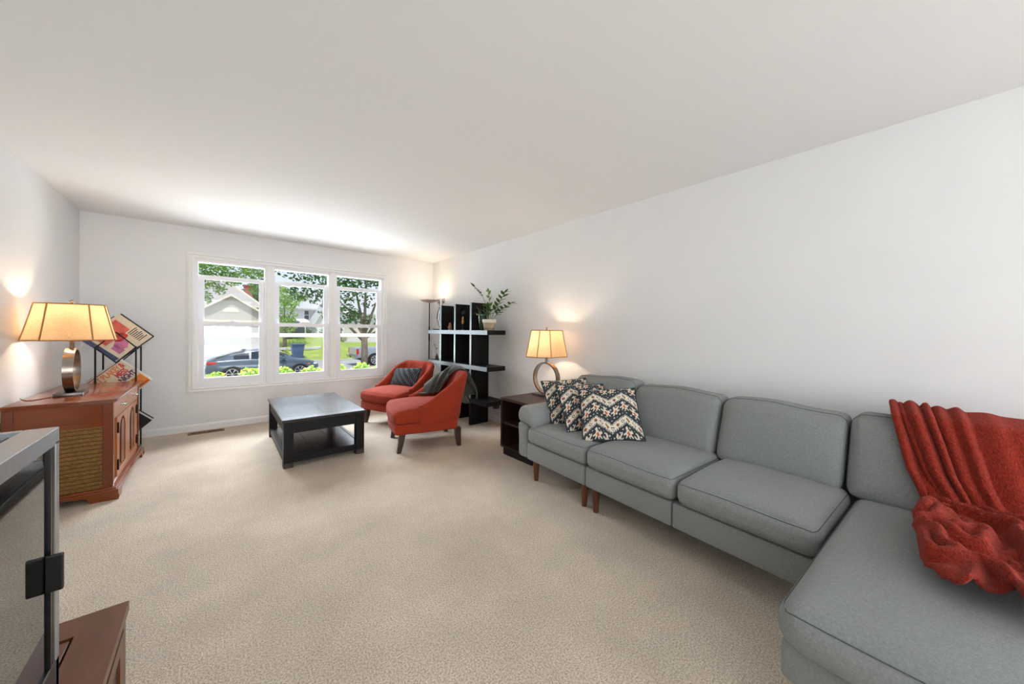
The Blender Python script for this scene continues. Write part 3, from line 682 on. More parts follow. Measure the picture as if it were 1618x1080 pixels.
mm = nt.nodes.new('ShaderNodeMix'); mm.data_type = 'RGBA'; mm.blend_type = 'MULTIPLY'; mm.inputs[0].default_value = 1; nt.links.new(br.outputs[0], mm.inputs[6]); nt.links.new(rg.outputs[0], mm.inputs[7]); nt.links.new(mm.outputs[2], b_.inputs['Base Color'])
bpn = nt.nodes.new('ShaderNodeBump'); bpn.inputs['Strength'].default_value = .5; bpn.inputs['Distance'].default_value = .003; nt.links.new(br.outputs[1], bpn.inputs['Height']); bpn.invert = True; nt.links.new(bpn.outputs[0], b_.inputs['Normal'])
for y in (.009, CW-.024): obj('grille_panel', box(nb(), (.045, y, .085), (CD-.05, y+.015, .532)), gril, co)
obj('carcass', box(nb(), (.01, .03, .09), (CD-.03, CW-.03, .690)), dark_inside, co)
xf = CD-.012
obj('drawer_rail', box(nb(), (xf-.02, .03, .563), (xf+.004, CW-.03, .582), .001), cherry_light, co)
obj('bottom_rail', box(nb(), (xf-.02, .03, .085), (xf+.004, CW-.03, .110), .001), cherry_light, co)
grey_grille = M('pale_grille_cloth', S(196, 182, 150), .8, var=.35, vscale=120, bump=.4, bscale=160)
for y0, y1 in ((.085, .145), (CW-.145, CW-.085)): obj('grille_strip', box(nb(), (xf-.02, y0, .110), (xf-.004, y1, .563)), grey_grille, co)
for y0, y1 in ((.03, .085), (CW-.085, CW-.03)): obj('stile', box(nb(), (xf-.02, y0, .110), (xf+.003, y1, .563), .001), cherry_light, co)
def knob(parent, x, y, z, r=.014):
    bm = nb(); ring_face(bm, [[(x+d, y+rr_*math.cos(2*PI*k/14), z+rr_*math.sin(2*PI*k/14)) for k in range(14)] for d, rr_ in ((0, r*1.3), (.003, r*1.3), (.005, r*.5), (.014, r*.45), (.020, r), (.028, r*.95), (.031, r*.5))]); return obj('knob', bm, silver, parent, smooth=40)
for k, (y0, y1) in enumerate(((.034, CW/2-.003), (CW/2+.003, CW-.034))):
    d = obj('drawer', box(nb(), (xf-.02, y0, .586), (xf+.008, y1, .688), .004), cherry_light, co)
    knob(d, xf+.008, (.297, .815)[k], .636)
for k, (y0, y1) in enumerate(((.148, CW/2-.002), (CW/2+.002, CW-.148))):
    m_ = (y0+y1)/2; bm = nb(); ar = arch(m_-.115, m_+.115, .155, .535); holeplate(bm, rect(y0, y1, .113, .560), [ar], 'x', xf-.018, xf+.010); d = obj('door', bm, cherry_light, co)
    obj('door_panel', box(nb(), (xf-.016, y0+.01, .14), (xf-.006, y1-.01, .55)), cherry_v, d)
    bm = nb(); a2 = arch(m_-.02, m_+.085 if k == 0 else m_+.085, .165, .505); prism(bm, a2, 'x', xf-.008, xf+.006); obj('arched_raised_panel', bm, cherry_v, d)
    yh = y0+.014 if k == 0 else y1-.014
    for z in (.20, .48):
        bm = nb(); box(bm, (xf+.009, yh-.013, z-.032), (xf+.014, yh+.013, z+.032), .002); lathe(bm, [(.006, -.04), (.006, .04)], 10, (xf+.014, yh-.012 if k == 0 else yh+.012, z)); obj('hinge', bm, iron, d, smooth=40)
# plinth: moulding and ogee bracket feet
bm = nb(); P0, P1 = -.022, .030
for z0, z1, e in ((.060, .072, .030), (.072, .085, .018)): box(bm, (0, -e, z0), (CD+e, CW+e, z1), .003)
obj('base_moulding', bm, cherry, co, smooth=30)
def bracket(L, h): # profile of a bracket skirt with arched cut-out
    w = .115; pts = [(0, 0), (w, 0), (w+.006, .022), (w+.022, .040), (w+.05, .047), (w+.065, .040), (w+.09, .052)]
    return pts+[(L-x, z) for x, z in reversed(pts)]+[(L, h), (0, h)]
bm = nb(); prism(bm, [(y-.03, z) for y, z in bracket(CW+.06, .062)], 'x', CD+.012, CD+.030); obj('bracket_foot_front', bm, cherry, co)
for y in (-.030, CW+.012):
    bm = nb(); prism(bm, bracket(CD+.012, .062), 'y', y, y+.018); obj('bracket_foot_side', bm, cherry, co)
for y in (-.028, CW+.014):
    bm = nb(); prism(bm, [(.030, 0), (.036, .02), (.030, .045), (.022, .060), (-.02, .062), (-.02, 0)], 'y', y-.006, y+.022)
    for v_ in bm.verts: v_.co.x += CD
    obj('ogee_foot', bm, cherry, co)
bm = nb(); pts = [(-.94, 3.84, .727), (-.985, 3.86, .727), (-1.01, 3.95, .727), (-.96, 4.05, .727), (-.90, 4.08, .727), (-.86, 4.06, .727)]
tag(obj('lamp_cord', tube(nb(), [(-.905, 4.07, .728), (-.93, 4.02, .728), (-.965, 3.96, .728), (-.99, 3.97, .728), (-1.02, 4.03, .728), (-1.05, 4.10, .728)], .003, 6), M('brown_cord', S(130, 84, 54), .5), smooth=True), 'thin brown lamp cord lying on the console top', 'cord')

# ================================================================ RECORD RACK
rx0, rx1, ry0, ry1 = -.86, -.60, 4.99, 5.29; rc = (rx0+rx1)/2; hw = (rx1-rx0)/2
rk = thing('record_rack', 'tall black wire rack of diamond holders for vinyl records behind the console', 'rack', (rc, (ry0+ry1)/2, 0))
dy = (ry1-ry0)/2; hz = .146; tiers = (1.045, .605, .185)
for sx in (-1, 1):
    for sy in (-1, 1):
        bm = nb(); box(bm, (sx*hw-.006, sy*dy-.006, 0), (sx*hw+.006, sy*dy+.006, tiers[0]+.006)); obj('post', bm, metal_black, rk)
for z in tiers:
    for sy in (-1, 1):
        bm = nb()
        loop = [(-hw, z), (0, z+hz), (hw, z), (0, z-hz)] if z > 1 else [(-hw, z), (0, z-hz), (hw, z)]
        n_ = len(loop)
        for k in range(n_ if z > 1 else n_-1):
            a, b = loop[k], loop[(k+1) % n_]; bar(bm, (a[0], sy*dy, a[1]), (b[0], sy*dy, b[1]), .010)
        obj('holder_frame', bm, metal_black, rk)
    bm = nb(); bar(bm, (0, -dy, z-hz), (0, dy, z-hz), .010)
    for sx in (-1, 1): bar(bm, (sx*hw, -dy, z), (sx*hw, dy, z), .010)
    obj('cross_bar', bm, metal_black, rk)
for sx in (-1, 1):
    bm = nb(); bar(bm, (sx*hw, -dy, .012), (sx*hw, dy, .012), .010); obj('foot_bar', bm, metal_black, rk)
# ---- record sleeves, each standing on one corner in its holder
def sleeve(label, y, z, mat, lean=0., dx=0., art=None, parts=(), rot=45.):
    s = .315; t = thing('record_sleeve', label, 'record', (rc+dx, y, z), 0, 'vinyl records in the wire rack'); t.rotation_euler = (R(lean), 0, 0)
    inner = obj('cover', box(nb(), (-s/2, -.002, -s/2), (s/2, .002, s/2)), mat, t); inner.rotation_euler = (0, R(-rot), 0)
    for nm, poly, mt in parts:
        bm = nb(); prism(bm, poly, 'y', -.0026, -.0019); obj(nm, bm, mt, inner)
    return inner
cream = M('cream_sleeve', S(226, 214, 190), .5, var=.05, vscale=6); charcoal = M('charcoal_sleeve', S(52, 50, 50), .5); navy = M('blue_sleeve', S(70, 88, 128), .4, var=.2)
pink = M('pink_ink', S(226, 110, 98), .5, var=.3, vscale=14); magenta = M('magenta_ink', S(206, 120, 168), .5, var=.25, vscale=20); red = M('red_ink', S(214, 72, 66), .5, var=.2, vscale=20)
ink_dk = M('print_ink', S(50, 44, 40), .6); purple = M('purple_ink', S(92, 44, 90), .5); orange = M('orange_ink', S(226, 130, 60), .5, var=.1); red2 = M('scarlet_ink', S(212, 62, 66), .5); white_s = M('white_sleeve', S(232, 232, 230), .5); blackcov = M('black_sleeve', S(30, 32, 38), .35); pale_or = M('apricot_ink', S(232, 150, 84), .5)
def blob(cx, cz, rx, rz_, seed, n=16):
    r_ = random.Random(seed); return [(cx+rx*math.cos(2*PI*k/n)*r_.uniform(.8, 1.15), cz+rz_*math.sin(2*PI*k/n)*r_.uniform(.8, 1.15)) for k in range(n)]
yF = ry0+.075
prints = [('pink_print', rect(-.13, .10, .0, .135), pink), ('red_print', blob(-.0, -.01, .055, .035, 3), red), ('magenta_print', blob(-.055, -.065, .055, .05, 5), magenta), ('magenta_print', rect(-.125, -.07, -.12, -.04), magenta)]
for k in range(6): prints.append(('text_line', rect(.115-.012*k*0, .118, 0, 0), ink_dk)) if False else None
top_s = sleeve('cream record sleeve with a pink and red printed portrait, topmost in the rack', yF, 1.148, cream, 6, .012, parts=prints)
for k in range(7):
    bm = nb(); prism(bm, rect(.060, .145-.01*(k % 3), -.02-.017*k, -.013-.017*k), 'y', -.0027, -.0019); obj('text_line', bm, ink_dk, top_s)
sleeve('charcoal record sleeve just behind the cream one in the top holder', yF+.03, 1.153, charcoal, 6, .022)
sleeve('blue record sleeve sagging low in the top holder', yF+.018, 1.126, navy, 6, -.026, rot=45)
sleeve('black record sleeve at the back of the top holder', yF+.06, 1.145, blackcov, 4, .02)
two = sleeve('record sleeve with big orange and red jazz lettering, in the middle holder', yF, .706, cream, 6, .012, parts=[('purple_rule', rect(-.150, .150, .140, .147), purple), ('orange_block', rect(-.04, .150, -.150, -.045), orange), ('red_rule', rect(-.04, .138, -.140, -.128), red2), ('purple_mark', blob(.06, -.075, .02, .012, 8), purple)])
def text(body, x, z, size, mat, parent, name='lettering'):
    cu = bpy.data.curves.new('t', 'FONT'); cu.body = body; cu.size = size; cu.offset = .0022; cu.extrude = .0004; cu.space_character = .92
    o = bpy.data.objects.new('t', cu); COL.objects.link(o); bpy.context.view_layer.update()
    me = bpy.data.meshes.new_from_object(o.evaluated_get(bpy.context.evaluated_depsgraph_get())); wdt = max((v.co.x for v in me.vertices), default=0)
    bpy.data.objects.remove(o, do_unlink=True); me.materials.clear(); me.materials.append(mat)
    ob = bpy.data.objects.new(name, me); COL.objects.link(ob); ob.parent = parent; ob.location = (x, -.0028, z); ob.rotation_euler = (PI/2, 0, 0); ob.scale = (.80, 1.12, 1); return wdt*.80
w_ = text('ART BLAKEY ', -.148, .083, .060, orange, two); text('&', .110, .083, .060, red2, two)
text('JAZZ', -.148, .030, .060, pale_or, two); text('MESS', .020, .030, .060, red2, two)
text('NIGHT', .005, -.022, .058, purple, two)
sleeve('white record sleeve just behind the jazz lettered one', yF+.03, .710, white_s, 6, .02)
sleeve('pale blue record sleeve behind the white one in the middle holder', yF+.05, .716, M('pale_blue_sleeve', S(170, 190, 206), .4), 5, .012)
sleeve('black record sleeve in the bottom holder, in front', yF, .296, blackcov, 6, .012)
sleeve('white record sleeve behind the black one in the bottom holder', yF+.025, .303, white_s, 6, .016)
sleeve('charcoal record sleeve at the back of the bottom holder', yF+.05, .307, charcoal, 6, .022)

# ================================================================ NEAR CHEST AND GLASS TERRARIUM
CZ = .38
cb = thing('wooden_chest', 'low reddish wooden cabinet with a framed top in the near left corner', 'cabinet', (-.206, 1.605, 0))
cL, cD = 1.25, .80   # towards -y, towards -x
def P4(*pts): return [(x, y) for x, y in pts]
fwid = .092
frames = [P4((0, 0), (-fwid, -fwid), (-fwid, -cL+fwid), (0, -cL)), P4((-cD, 0), (-cD+fwid, -fwid), (-fwid, -fwid), (0, 0)), P4((-cD, 0), (-cD, -cL), (-cD+fwid, -cL+fwid), (-cD+fwid, -fwid)), P4((0, -cL), (-fwid, -cL+fwid), (-cD+fwid, -cL+fwid), (-cD, -cL))]
for k, q in enumerate(frames):
    bm = nb(); prism(bm, [(x*.9995, y) for x, y in q], 'z', CZ-.028, CZ); obj('top_frame', bm, red_wood, cb)
gy = -fwid-.006
obj('top_panel', box(nb(), (-cD+fwid+.006, -cL+fwid+.006, CZ-.024), (-fwid-.006, -fwid-.006, CZ-.004), .002), red_wood, cb)
obj('top_groove', box(nb(), (-cD+fwid, -cL+fwid, CZ-.026), (-fwid, -fwid, CZ-.020)), dark_inside, cb)
obj('carcass', box(nb(), (-cD+.01, -cL+.01, .05), (-.024, -.012, CZ-.028)), red_wood, cb)
for y in (-.045, -cL+.01): obj('corner_stile', box(nb(), (-.024, y, .02), (-.006, y+.035, CZ-.028), .002), red_wood, cb)
obj('front_rail', box(nb(), (-.024, -cL+.045, CZ-.050), (-.008, -.045, CZ-.028), .001), red_wood, cb)
for k in range(2):
    y1 = -.055-k*.58; y0 = y1-.56
    d = obj('drawer', box(nb(), (-.026, y0, .06), (-.010, y1, CZ-.055), .003), dark_walnut, cb)
    bm = nb(); holeplate(bm, rect(y0+.004, y1-.004, .064, CZ-.059), [rect(y0+.05, y1-.05, .10, CZ-.10)], 'x', -.010, -.004); obj('drawer_frame', bm, red_wood, d)
    for yy in (y0+.12, y1-.16):
        bm = nb(); ring_face(bm, [[(-.010+dd, yy+rr_*math.cos(2*PI*q/14), .24+rr_*math.sin(2*PI*q/14)) for q in range(14)] for dd, rr_ in ((0, .014), (.004, .014), (.006, .006), (.018, .006), (.024, .015), (.032, .012))]); obj('knob', bm, brass, d, smooth=40)
for x, y in ((-.05, -.05), (-cD+.05, -.05), (-.05, -cL+.05), (-cD+.05, -cL+.05)): obj('foot', box(nb(), (x-.03, y-.03, 0), (x+.03, y+.03, .05), .003), red_wood, cb)
tr = thing('glass_terrarium', 'tall glass terrarium with grey metal frame and mesh lid, near left corner', 'terrarium', (-.28, 1.309, CZ))
tW, tL, tH = .46, .62, .6255   # towards -x, towards -y, height
post = .022
for x in (0, -tW+post):
    for y in (0, -tL+post): obj('corner_post', box(nb(), (x-post, y-post, .0), (x, y, tH-.03), .002), alu, tr)
for x0, x1, y0, y1 in ((-.05, 0, -tL, 0), (-tW, -tW+.05, -tL, 0), (-tW+.05, -.05, -.018, 0), (-tW+.05, -.05, -tL, -tL+.05)):
    obj('lid_rail', box(nb(), (x0, y0, tH-.038), (x1, y1, tH), .002), alu, tr)
obj('mesh_lid', box(nb(), (-tW+.05, -tL+.05, tH-.020), (-.05, -.018, tH-.014)), M('black_mesh', S(30, 29, 29), .7, var=.5, vscale=300, bump=.5, bscale=500), tr)
bm = nb(); 
for k in range(22): x = -tW+.056+k*.0168; box(bm, (x, -tL+.05, tH-.014), (x+.003, -.018, tH-.010))
o = obj('mesh_wires', bm, plastic_b, tr); o['kind'] = 'stuff'
obj('base_tray', box(nb(), (-tW, -tL, 0), (0, 0, .09), .003), plastic_b, tr)
tg = glass_mat('terrarium_glass', (.42, .42, .42), 7.5)
obj('front_pane', box(nb(), (-.010, -tL+post, .09), (-.006, -post-.028, tH-.038)), tg, tr)
obj('far_pane', box(nb(), (-tW+post, -.010, .09), (-post, -.006, tH-.038)), glass_mat('terrarium_side_glass', (.6, .6, .6), 1.6), tr)
obj('back_board', box(nb(), (-tW+.002, -tL+post, .09), (-tW+.008, -post, tH-.038)), plastic_b, tr)
for y0, y1 in ((-.036, -.024), (-.050, -.041)): obj('door_gasket', box(nb(), (-.014, y0, .09), (-.001, y1, tH-.038), .001), plastic_b, tr)
obj('door_pull', box(nb(), (-.006, -.068, .270), (.020, -.058, .352), .003), plastic_b, tr)
# a bleached branch inside
br_m = M('bleached_branch', S(206, 196, 176), .7, var=.15)
bq = thing('climbing_branch', 'pale twisted branch standing inside the terrarium', 'branch', (-.46, 1.05, CZ+.09))
bm = nb(); tube(bm, [(.05, .03, 0), (.06, .05, .08), (.10, .02, .15), (.08, -.06, .20), (.11, -.10, .30)], [.016, .014, .012, .009, .005], 8); obj('main_branch', bm, br_m, bq, smooth=True)
bm = nb(); tube(bm, [(.06, .05, .08), (.0, .09, .14), (-.05, .08, .22)], [.011, .009, .004], 8); obj('side_branch', bm, br_m, bq, smooth=True)

# ================================================================ OUTSIDE
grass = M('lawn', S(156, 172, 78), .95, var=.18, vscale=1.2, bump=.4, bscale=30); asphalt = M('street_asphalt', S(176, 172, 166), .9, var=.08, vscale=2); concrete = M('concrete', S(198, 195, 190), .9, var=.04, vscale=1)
def ground(name, pts, mat, label, cat, thick=.25):
    bm = nb(); A = [bm.verts.new(p) for p in pts]; B = [bm.verts.new((p[0], p[1], p[2]-thick)) for p in pts]; n = len(pts)
    bm.faces.new(A); bm.faces.new(list(reversed(B)))
    for i in range(n): bm.faces.new((A[i], A[(i+1) % n], B[(i+1) % n], B[i]))
    return struct(name, bm, mat, label, cat)
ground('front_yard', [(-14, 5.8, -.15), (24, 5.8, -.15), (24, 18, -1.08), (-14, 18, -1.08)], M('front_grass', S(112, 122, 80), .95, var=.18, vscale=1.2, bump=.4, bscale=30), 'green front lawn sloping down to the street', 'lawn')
ground('street', [(-40, 18, -1.2), (70, 18, -1.2), (70, 29, -1.2), (-40, 29, -1.2)], asphalt, 'pale grey residential street', 'street')
ground('curb_near', [(-40, 17.7, -1.06), (70, 17.7, -1.06), (70, 18.02, -1.06), (-40, 18.02, -1.06)], concrete, 'concrete curb at the near side of the street', 'curb', .3)
ground('curb_far', [(-40, 29, -1.08), (70, 29, -1.08), (70, 29.3, -1.08), (-40, 29.3, -1.08)], concrete, 'concrete curb at the far side of the street', 'curb', .3)
bm = nb(); xs_ = (-40, 4.45, 4.55, 9.6, 11.6, 70); zt_ = (-.34, -.34, .55, .45, -.34, -.34)
A_ = [bm.verts.new((x, 29.3, -1.10)) for x in xs_]; B_ = [bm.verts.new((x, 43.4, z)) for x, z in zip(xs_, zt_)]; C_ = [bm.verts.new((x, 90, z+.3)) for x, z in zip(xs_, zt_)]
for P_, Q_ in ((A_, B_), (B_, C_)):
    for i in range(5): bm.faces.new((P_[i], P_[i+1], Q_[i+1], Q_[i]))
e_ = bmesh.ops.extrude_face_region(bm, geom=bm.faces[:]); bmesh.ops.translate(bm, verts=[v_ for v_ in e_['geom'] if isinstance(v_, bmesh.types.BMVert)], vec=(0, 0, -.4))
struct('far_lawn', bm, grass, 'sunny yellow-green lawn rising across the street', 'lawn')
ground('sidewalk', [(-40, 31.2, -.95), (70, 31.2, -.95), (70, 32.6, -.87), (-40, 32.6, -.87)], concrete, 'concrete sidewalk across the street', 'sidewalk', .2)
ground('driveway_gable', [(-2.2, 29.1, -1.06), (4.4, 29.1, -1.06), (4.0, 42.2, -.26), (-1.8, 42.2, -.26)], concrete, 'white concrete driveway in front of the gabled garage', 'driveway', .2)
ground('driveway_right', [(10.4, 29.1, -1.06), (16.5, 29.1, -1.06), (20.5, 47, -.28), (12.2, 47, -.28)], concrete, 'white concrete driveway behind the pickup truck', 'driveway', .2)

siding = M('beige_siding', S(196, 186, 172), .8, var=.02); siding_w = M('white_siding', S(222, 224, 226), .8, var=.02); trim_c = M('cream_trim', S(232, 222, 196), .6); shingle = M('grey_shingle', S(178, 170, 162), .9, var=.12, vscale=6, bump=.4, bscale=20); shingle2 = M('pale_shingle', S(190, 190, 186), .9, var=.1, vscale=5); door_w = M('garage_door_white', S(214, 212, 204), .5); dk_glass = M('house_window_glass', S(70, 78, 84), .08); brick = M('red_brick', S(168, 110, 92), .9, var=.25, vscale=18)
def gable_house(name, label, loc, x0, x1, z0, ze, zr, depth, wall, roof, rake=.35):
    """garage wing whose gable faces the street (-y)"""
    h = thing(name, label, 'house', loc); c = (x0+x1)/2
    bm = nb(); prism(bm, [(x0, z0), (x1, z0), (x1, ze), (c, zr), (x0, ze)], 'y', 0, depth); w = obj('gable_wing', bm, wall, h)
    n = 0; z = z0+.1
    bm = nb()
    while z < zr-.05:   # lap siding: every course a thin proud board
        half = (x1-x0)/2 if z < ze else (x1-x0)/2*(zr-z)/(zr-ze)
        bm2 = nb(); prism(bm2, [(-.0, z), (-.022, z), (0, z+.155)], 'x', c-half, c+half); obj('siding_board', bm2, wall, w); z += .16
    bm.free()
    m = (zr-ze)/((x1-x0)/2)
    for s in (-1, 1):
        ex = c+s*((x1-x0)/2+rake); ezz = ze-m*rake
        bm = nb(); prism(bm, [(c, zr+.02), (ex, ezz+.02), (ex, ezz+.16), (c, zr+.16)], 'y', -rake, depth); r = obj('roof_slope', bm, roof, h)
        bm = nb(); prism(bm, [(c, zr-.06), (ex, ezz-.06), (ex, ezz+.15), (c, zr+.15)], 'y', -rake-.04, -rake-.002); obj('rake_board', bm, trim_c, r)
    return h
ha = gable_house('gabled_house', 'beige house with a street-facing garage gable and half-round vent', (0, 42.2, 0), -2.5, 4.6, -.3, 1.98, 4.33, 7, siding, shingle)
bm = nb(); prism(bm, [(1.05+.62*math.cos(PI*k/14), 2.78+.42*math.sin(PI*k/14)) for k in range(15)], 'y', -.05, 0); obj('half_round_vent', bm, trim_c, ha)
gd = obj('garage_door', box(nb(), (-1.4, -.06, -.28), (3.5, -.02, 1.84)), door_w, ha)
for k in range(4):
    obj('door_panel', box(nb(), (-1.36, -.085, -.26+.53*k), (3.46, -.06, .24+.53*k), .01), door_w, gd)
for g_ in range(4):
    for q in range(6):
        x = -1.22+g_*1.2+q*.16; obj('door_window', box(nb(), (x, -.095, 1.40), (x+.13, -.084, 1.57)), dk_glass, gd)
bm = nb(); holeplate(bm, rect(-1.6, 3.7, -.3, 2.02), [rect(-1.4, 3.5, -.31+.02, 1.84)], 'y', -.05, 0); obj('door_trim', bm, trim_c, gd)
# main body of that house behind, hipped roof with a higher ridge
obj('main_wall', box(nb(), (-7, 5, -.3), (3.3, 14, 3.7)), siding, ha)
bm = nb(); vs = [bm.verts.new(p) for p in ((-7.6, 4.4, 3.62), (3.9, 4.4, 3.62), (3.9, 14.6, 3.62), (-7.6, 14.6, 3.62), (-5.5, 9.5, 6.7), (.8, 9.5, 6.7))]
for q in ((0, 1, 5, 4), (1, 2, 5), (2, 3, 4, 5), (3, 0, 4), (3, 2, 1, 0)): bm.faces.new([vs[i] for i in q])
obj('main_roof', bm, shingle, ha)
bm = nb(); bar(bm, (3.9, 4.36, 3.62), (.8, 9.4, 6.75), .16, .2); obj('hip_cap', bm, trim_c, ha)
bm = nb(); box(bm, (-7.6, 4.3, 3.5), (3.9, 4.42, 3.7)); obj('gutter', bm, trim_c, ha)
bm = nb(); box(bm, (2.5, 10.0, 3.5), (3.3, 10.8, 6.3)); box(bm, (2.4, 9.9, 6.3), (3.4, 10.9, 6.45)); obj('chimney', bm, brick, ha)
# middle house
hb = gable_house('white_gabled_house', 'white house with a steep front gable in the middle window view', (0, 46, 0), 8.6, 11.5, -.1, 1.7, 4.25, 4, siding_w, shingle2)
obj('side_wall', box(nb(), (5.4, 4, -.1), (11.6, 10, 3.75)), siding_w, hb)
bm = nb(); prism(bm, [(3.4, 3.62), (3.4, 3.82), (7, 5.9), (10.6, 3.82), (10.6, 3.62)], 'x', 5.0, 11.8); obj('side_roof', bm, shingle2, hb)
wf = obj('window', box(nb(), (8.32, 3.93, 2.42), (8.92, 4.0, 3.62)), trim_m, hb); obj('pane', box(nb(), (8.39, 3.90, 3.05), (8.85, 3.94, 3.55)), dk_glass, wf); obj('pane', box(nb(), (8.39, 3.90, 2.49), (8.85, 3.94, 2.98)), dk_glass, wf)
bm = nb(); prism(bm, [(1.0, 1.95), (1.0, 2.10), (4.0, 2.55), (4.0, 2.35)], 'x', 5.6, 8.5); obj('porch_roof', bm, M('porch_roof', S(226, 220, 206), .8), hb)
for x in (5.7, 7.9):
    bm = nb(); box(bm, (x, 1.2, .4), (x+.18, 1.38, 1.98)); obj('porch_post', bm, trim_m, hb)
obj('utility_box', box(nb(), (6.9, 3.3, .5), (7.6, 3.98, 1.5), .03), M('utility_grey', S(170, 172, 176), .6), hb)
# right house: wide white garage front seen behind the tree and truck
hc = thing('white_garage_house', 'white house front with wide garage doors behind the pickup truck', 'house', (0, 47, 0))
obj('front_wall', box(nb(), (12.0, 0, -.4), (20.6, 8, 3.2)), siding_w, hc)
for k in range(2):
    g_ = obj('garage_door', box(nb(), (12.3+k*4.2, -.06, -.28), (16.1+k*4.2, -.0, 1.95)), door_w, hc)
    for q in range(4): obj('door_panel', box(nb(), (12.35+k*4.2, -.085, -.26+.54*q), (16.05+k*4.2, -.06, .24+.54*q), .01), door_w, g_)
bm = nb(); prism(bm, [(-.6, 3.1), (-.6, 3.3), (4, 6.2), (8.6, 3.3), (8.6, 3.1)], 'x', 12.0, 21.0); obj('roof', bm, shingle2, hc)

# ---- trees and shrubs
bark = M('bark', S(120, 108, 94), .95, var=.3, vscale=9, stretch=(1, 1, .2), bump=.8, bscale=22)
def leafmat(n, c): return M(n, c, .6, var=.35, vscale=1.4, trans=.4)
maple = leafmat('maple_leaves', S(70, 112, 46)); locust = leafmat('locust_leaves', S(140, 176, 78)); lime = leafmat('lime_leaves', S(150, 186, 80)); shrub_m = leafmat('shrub_leaves', S(92, 128, 38)); shrub_y = leafmat('shrub_tips', S(156, 160, 52)); bush_m = leafmat('bush_leaves', S(96, 128, 60))
def leaves(bm, rng, c, rad, n, s, shell=.5, droop=0.):
    for _ in range(n):
        while True:
            p = Vector((rng.uniform(-1, 1), rng.uniform(-1, 1), rng.uniform(-1, 1)))
            if shell < p.length <= 1: break
        q = Vector(c)+Vector((p.x*rad[0], p.y*rad[1], p.z*rad[2])); a = Vector((rng.gauss(0, 1), rng.gauss(0, 1), rng.gauss(0, .7)-droop)).normalized(); b = a.cross(Vector((rng.gauss(0, 1), rng.gauss(0, 1), rng.gauss(0, 1)))).normalized(); L = s*rng.uniform(.7, 1.3)
        bm.faces.new([bm.verts.new(q-a*L*.5), bm.verts.new(q+b*L*.28), bm.verts.new(q+a*L*.5), bm.verts.new(q-b*L*.28)])
def tree(label, loc, th_, tr_, branches, clusters, mat, n, s, seed, group=None):
    rng = random.Random(seed); t = thing('tree', label, 'tree', loc, 0, group)
    bm = nb(); lean = [(0, 0, -.1), (.02, 0, th_*.5), (0, 0, th_)]; tube(bm, lean, [tr_*1.15, tr_, tr_*.9], 12); tk = obj('trunk', bm, bark, t, smooth=True)
    for b in branches:
        bm = nb(); p0 = Vector((0, 0, th_*b[3])); p2 = Vector(b[:3]); p1 = p0.lerp(p2, .5)+Vector((0, 0, .12*(p2-p0).length)); tube(bm, [p0, p0.lerp(p1, .6), p1, p2], [tr_*.5, tr_*.4, tr_*.3, tr_*.1], 7); obj('branch', bm, bark, t, smooth=True)
    bm = nb()
    for (c, r) in clusters: leaves(bm, rng, c, r, int(n*(r[0]*r[1]*r[2])**.67)+40, s, .35)
    f = obj('foliage', bm, mat, t); f['kind'] = 'stuff'; return t
# maple in the front yard
tree('leafy maple with a pale trunk standing in the front yard in the right window view', (5.10, 16.3, -.95), 2.05, .145,
     [(-1.3, -.2, 3.6, .92), (-.5, .4, 4.6, 1.0), (.1, 0, 5.2, 1.0), (.9, -.2, 4.2, .95), (1.6, .3, 3.4, .85), (-1.6, .2, 2.9, .80), (1.9, 0, 2.4, .88)],
     [((-1.5, 0, 3.9), (1.1, 1.2, .8)), ((-.6, .4, 4.8), (1.2, 1.2, .9)), ((.6, 0, 5.0), (1.2, 1.2, .9)), ((1.5, 0, 4.2), (1.0, 1.2, .9)), ((-1.1, -.2, 2.9), (.8, .9, .5)), ((1.5, .1, 3.2), (.8, .9, .6)), ((0, 0, 3.9), (1.2, 1.0, .7)), ((-.2, .3, 2.7), (.6, .6, .35)), ((-2.3, 0, 3.7), (.7, .8, .35)), ((-2.6, .2, 4.5), (.8, .9, .4)), ((.9, -.1, 2.6), (.5, .6, .3))], maple, 300, .17, 3)
tree('yellow-green locust hanging over the left window view', (-3.6, 23.5, -1.1), 3.2, .16, [(-1, 0, 5, 1), (1.6, 0, 5.6, .95), (3.4, 0, 5.6, 1.)],
     [((.3, 0, 6.0), (2.2, 1.6, 1.2)), ((2.6, 0, 5.9), (1.8, 1.5, 1.0)), ((4.3, 0, 5.75), (1.7, 1.3, .85)), ((5.3, .1, 5.6), (.8, .8, .55)), ((3.2, -.2, 4.75), (.55, .5, .5)), ((4.15, .1, 4.95), (.55, .5, .42)), ((3.2, .2, 3.95), (.28, .3, .42)), ((5.2, .2, 4.7), (.35, .4, .5)), ((3.75, 0, 4.35), (.3, .3, .3))], locust, 900, .14, 7)
tree('bright lime tree beside the white gabled house', (4.55, 36, -.6), 1.6, .16, [(-.6, 0, 3.5, 1), (.7, 0, 3.8, 1), (0, .3, 4.5, 1)],
     [((0, 0, 3.4), (1.1, 1.2, 1.4)), ((-.4, 0, 4.6), (1.1, 1.1, 1.0)), ((.5, 0, 4.5), (.9, 1.0, .9)), ((.15, 0, 2.2), (.9, .9, .8)), ((1.3, .2, 4.7), (.6, .6, .4))], lime, 420, .2, 11)
tree('green tree behind the chimney of the beige house', (6.4, 70, .2), 3.0, .3, [(0, 0, 6, 1)], [((0, 0, 6), (3.5, 3, 3.2)), ((-2.5, 0, 5.0), (2.8, 2.5, 2.4)), ((2, 0, 5), (2.5, 2.5, 2.2))], bush_m, 150, .5, 13)
rngs = random.Random(21)
order = ('first', 'second', 'third', 'fourth', 'fifth', 'sixth', 'seventh', 'eighth', 'ninth')
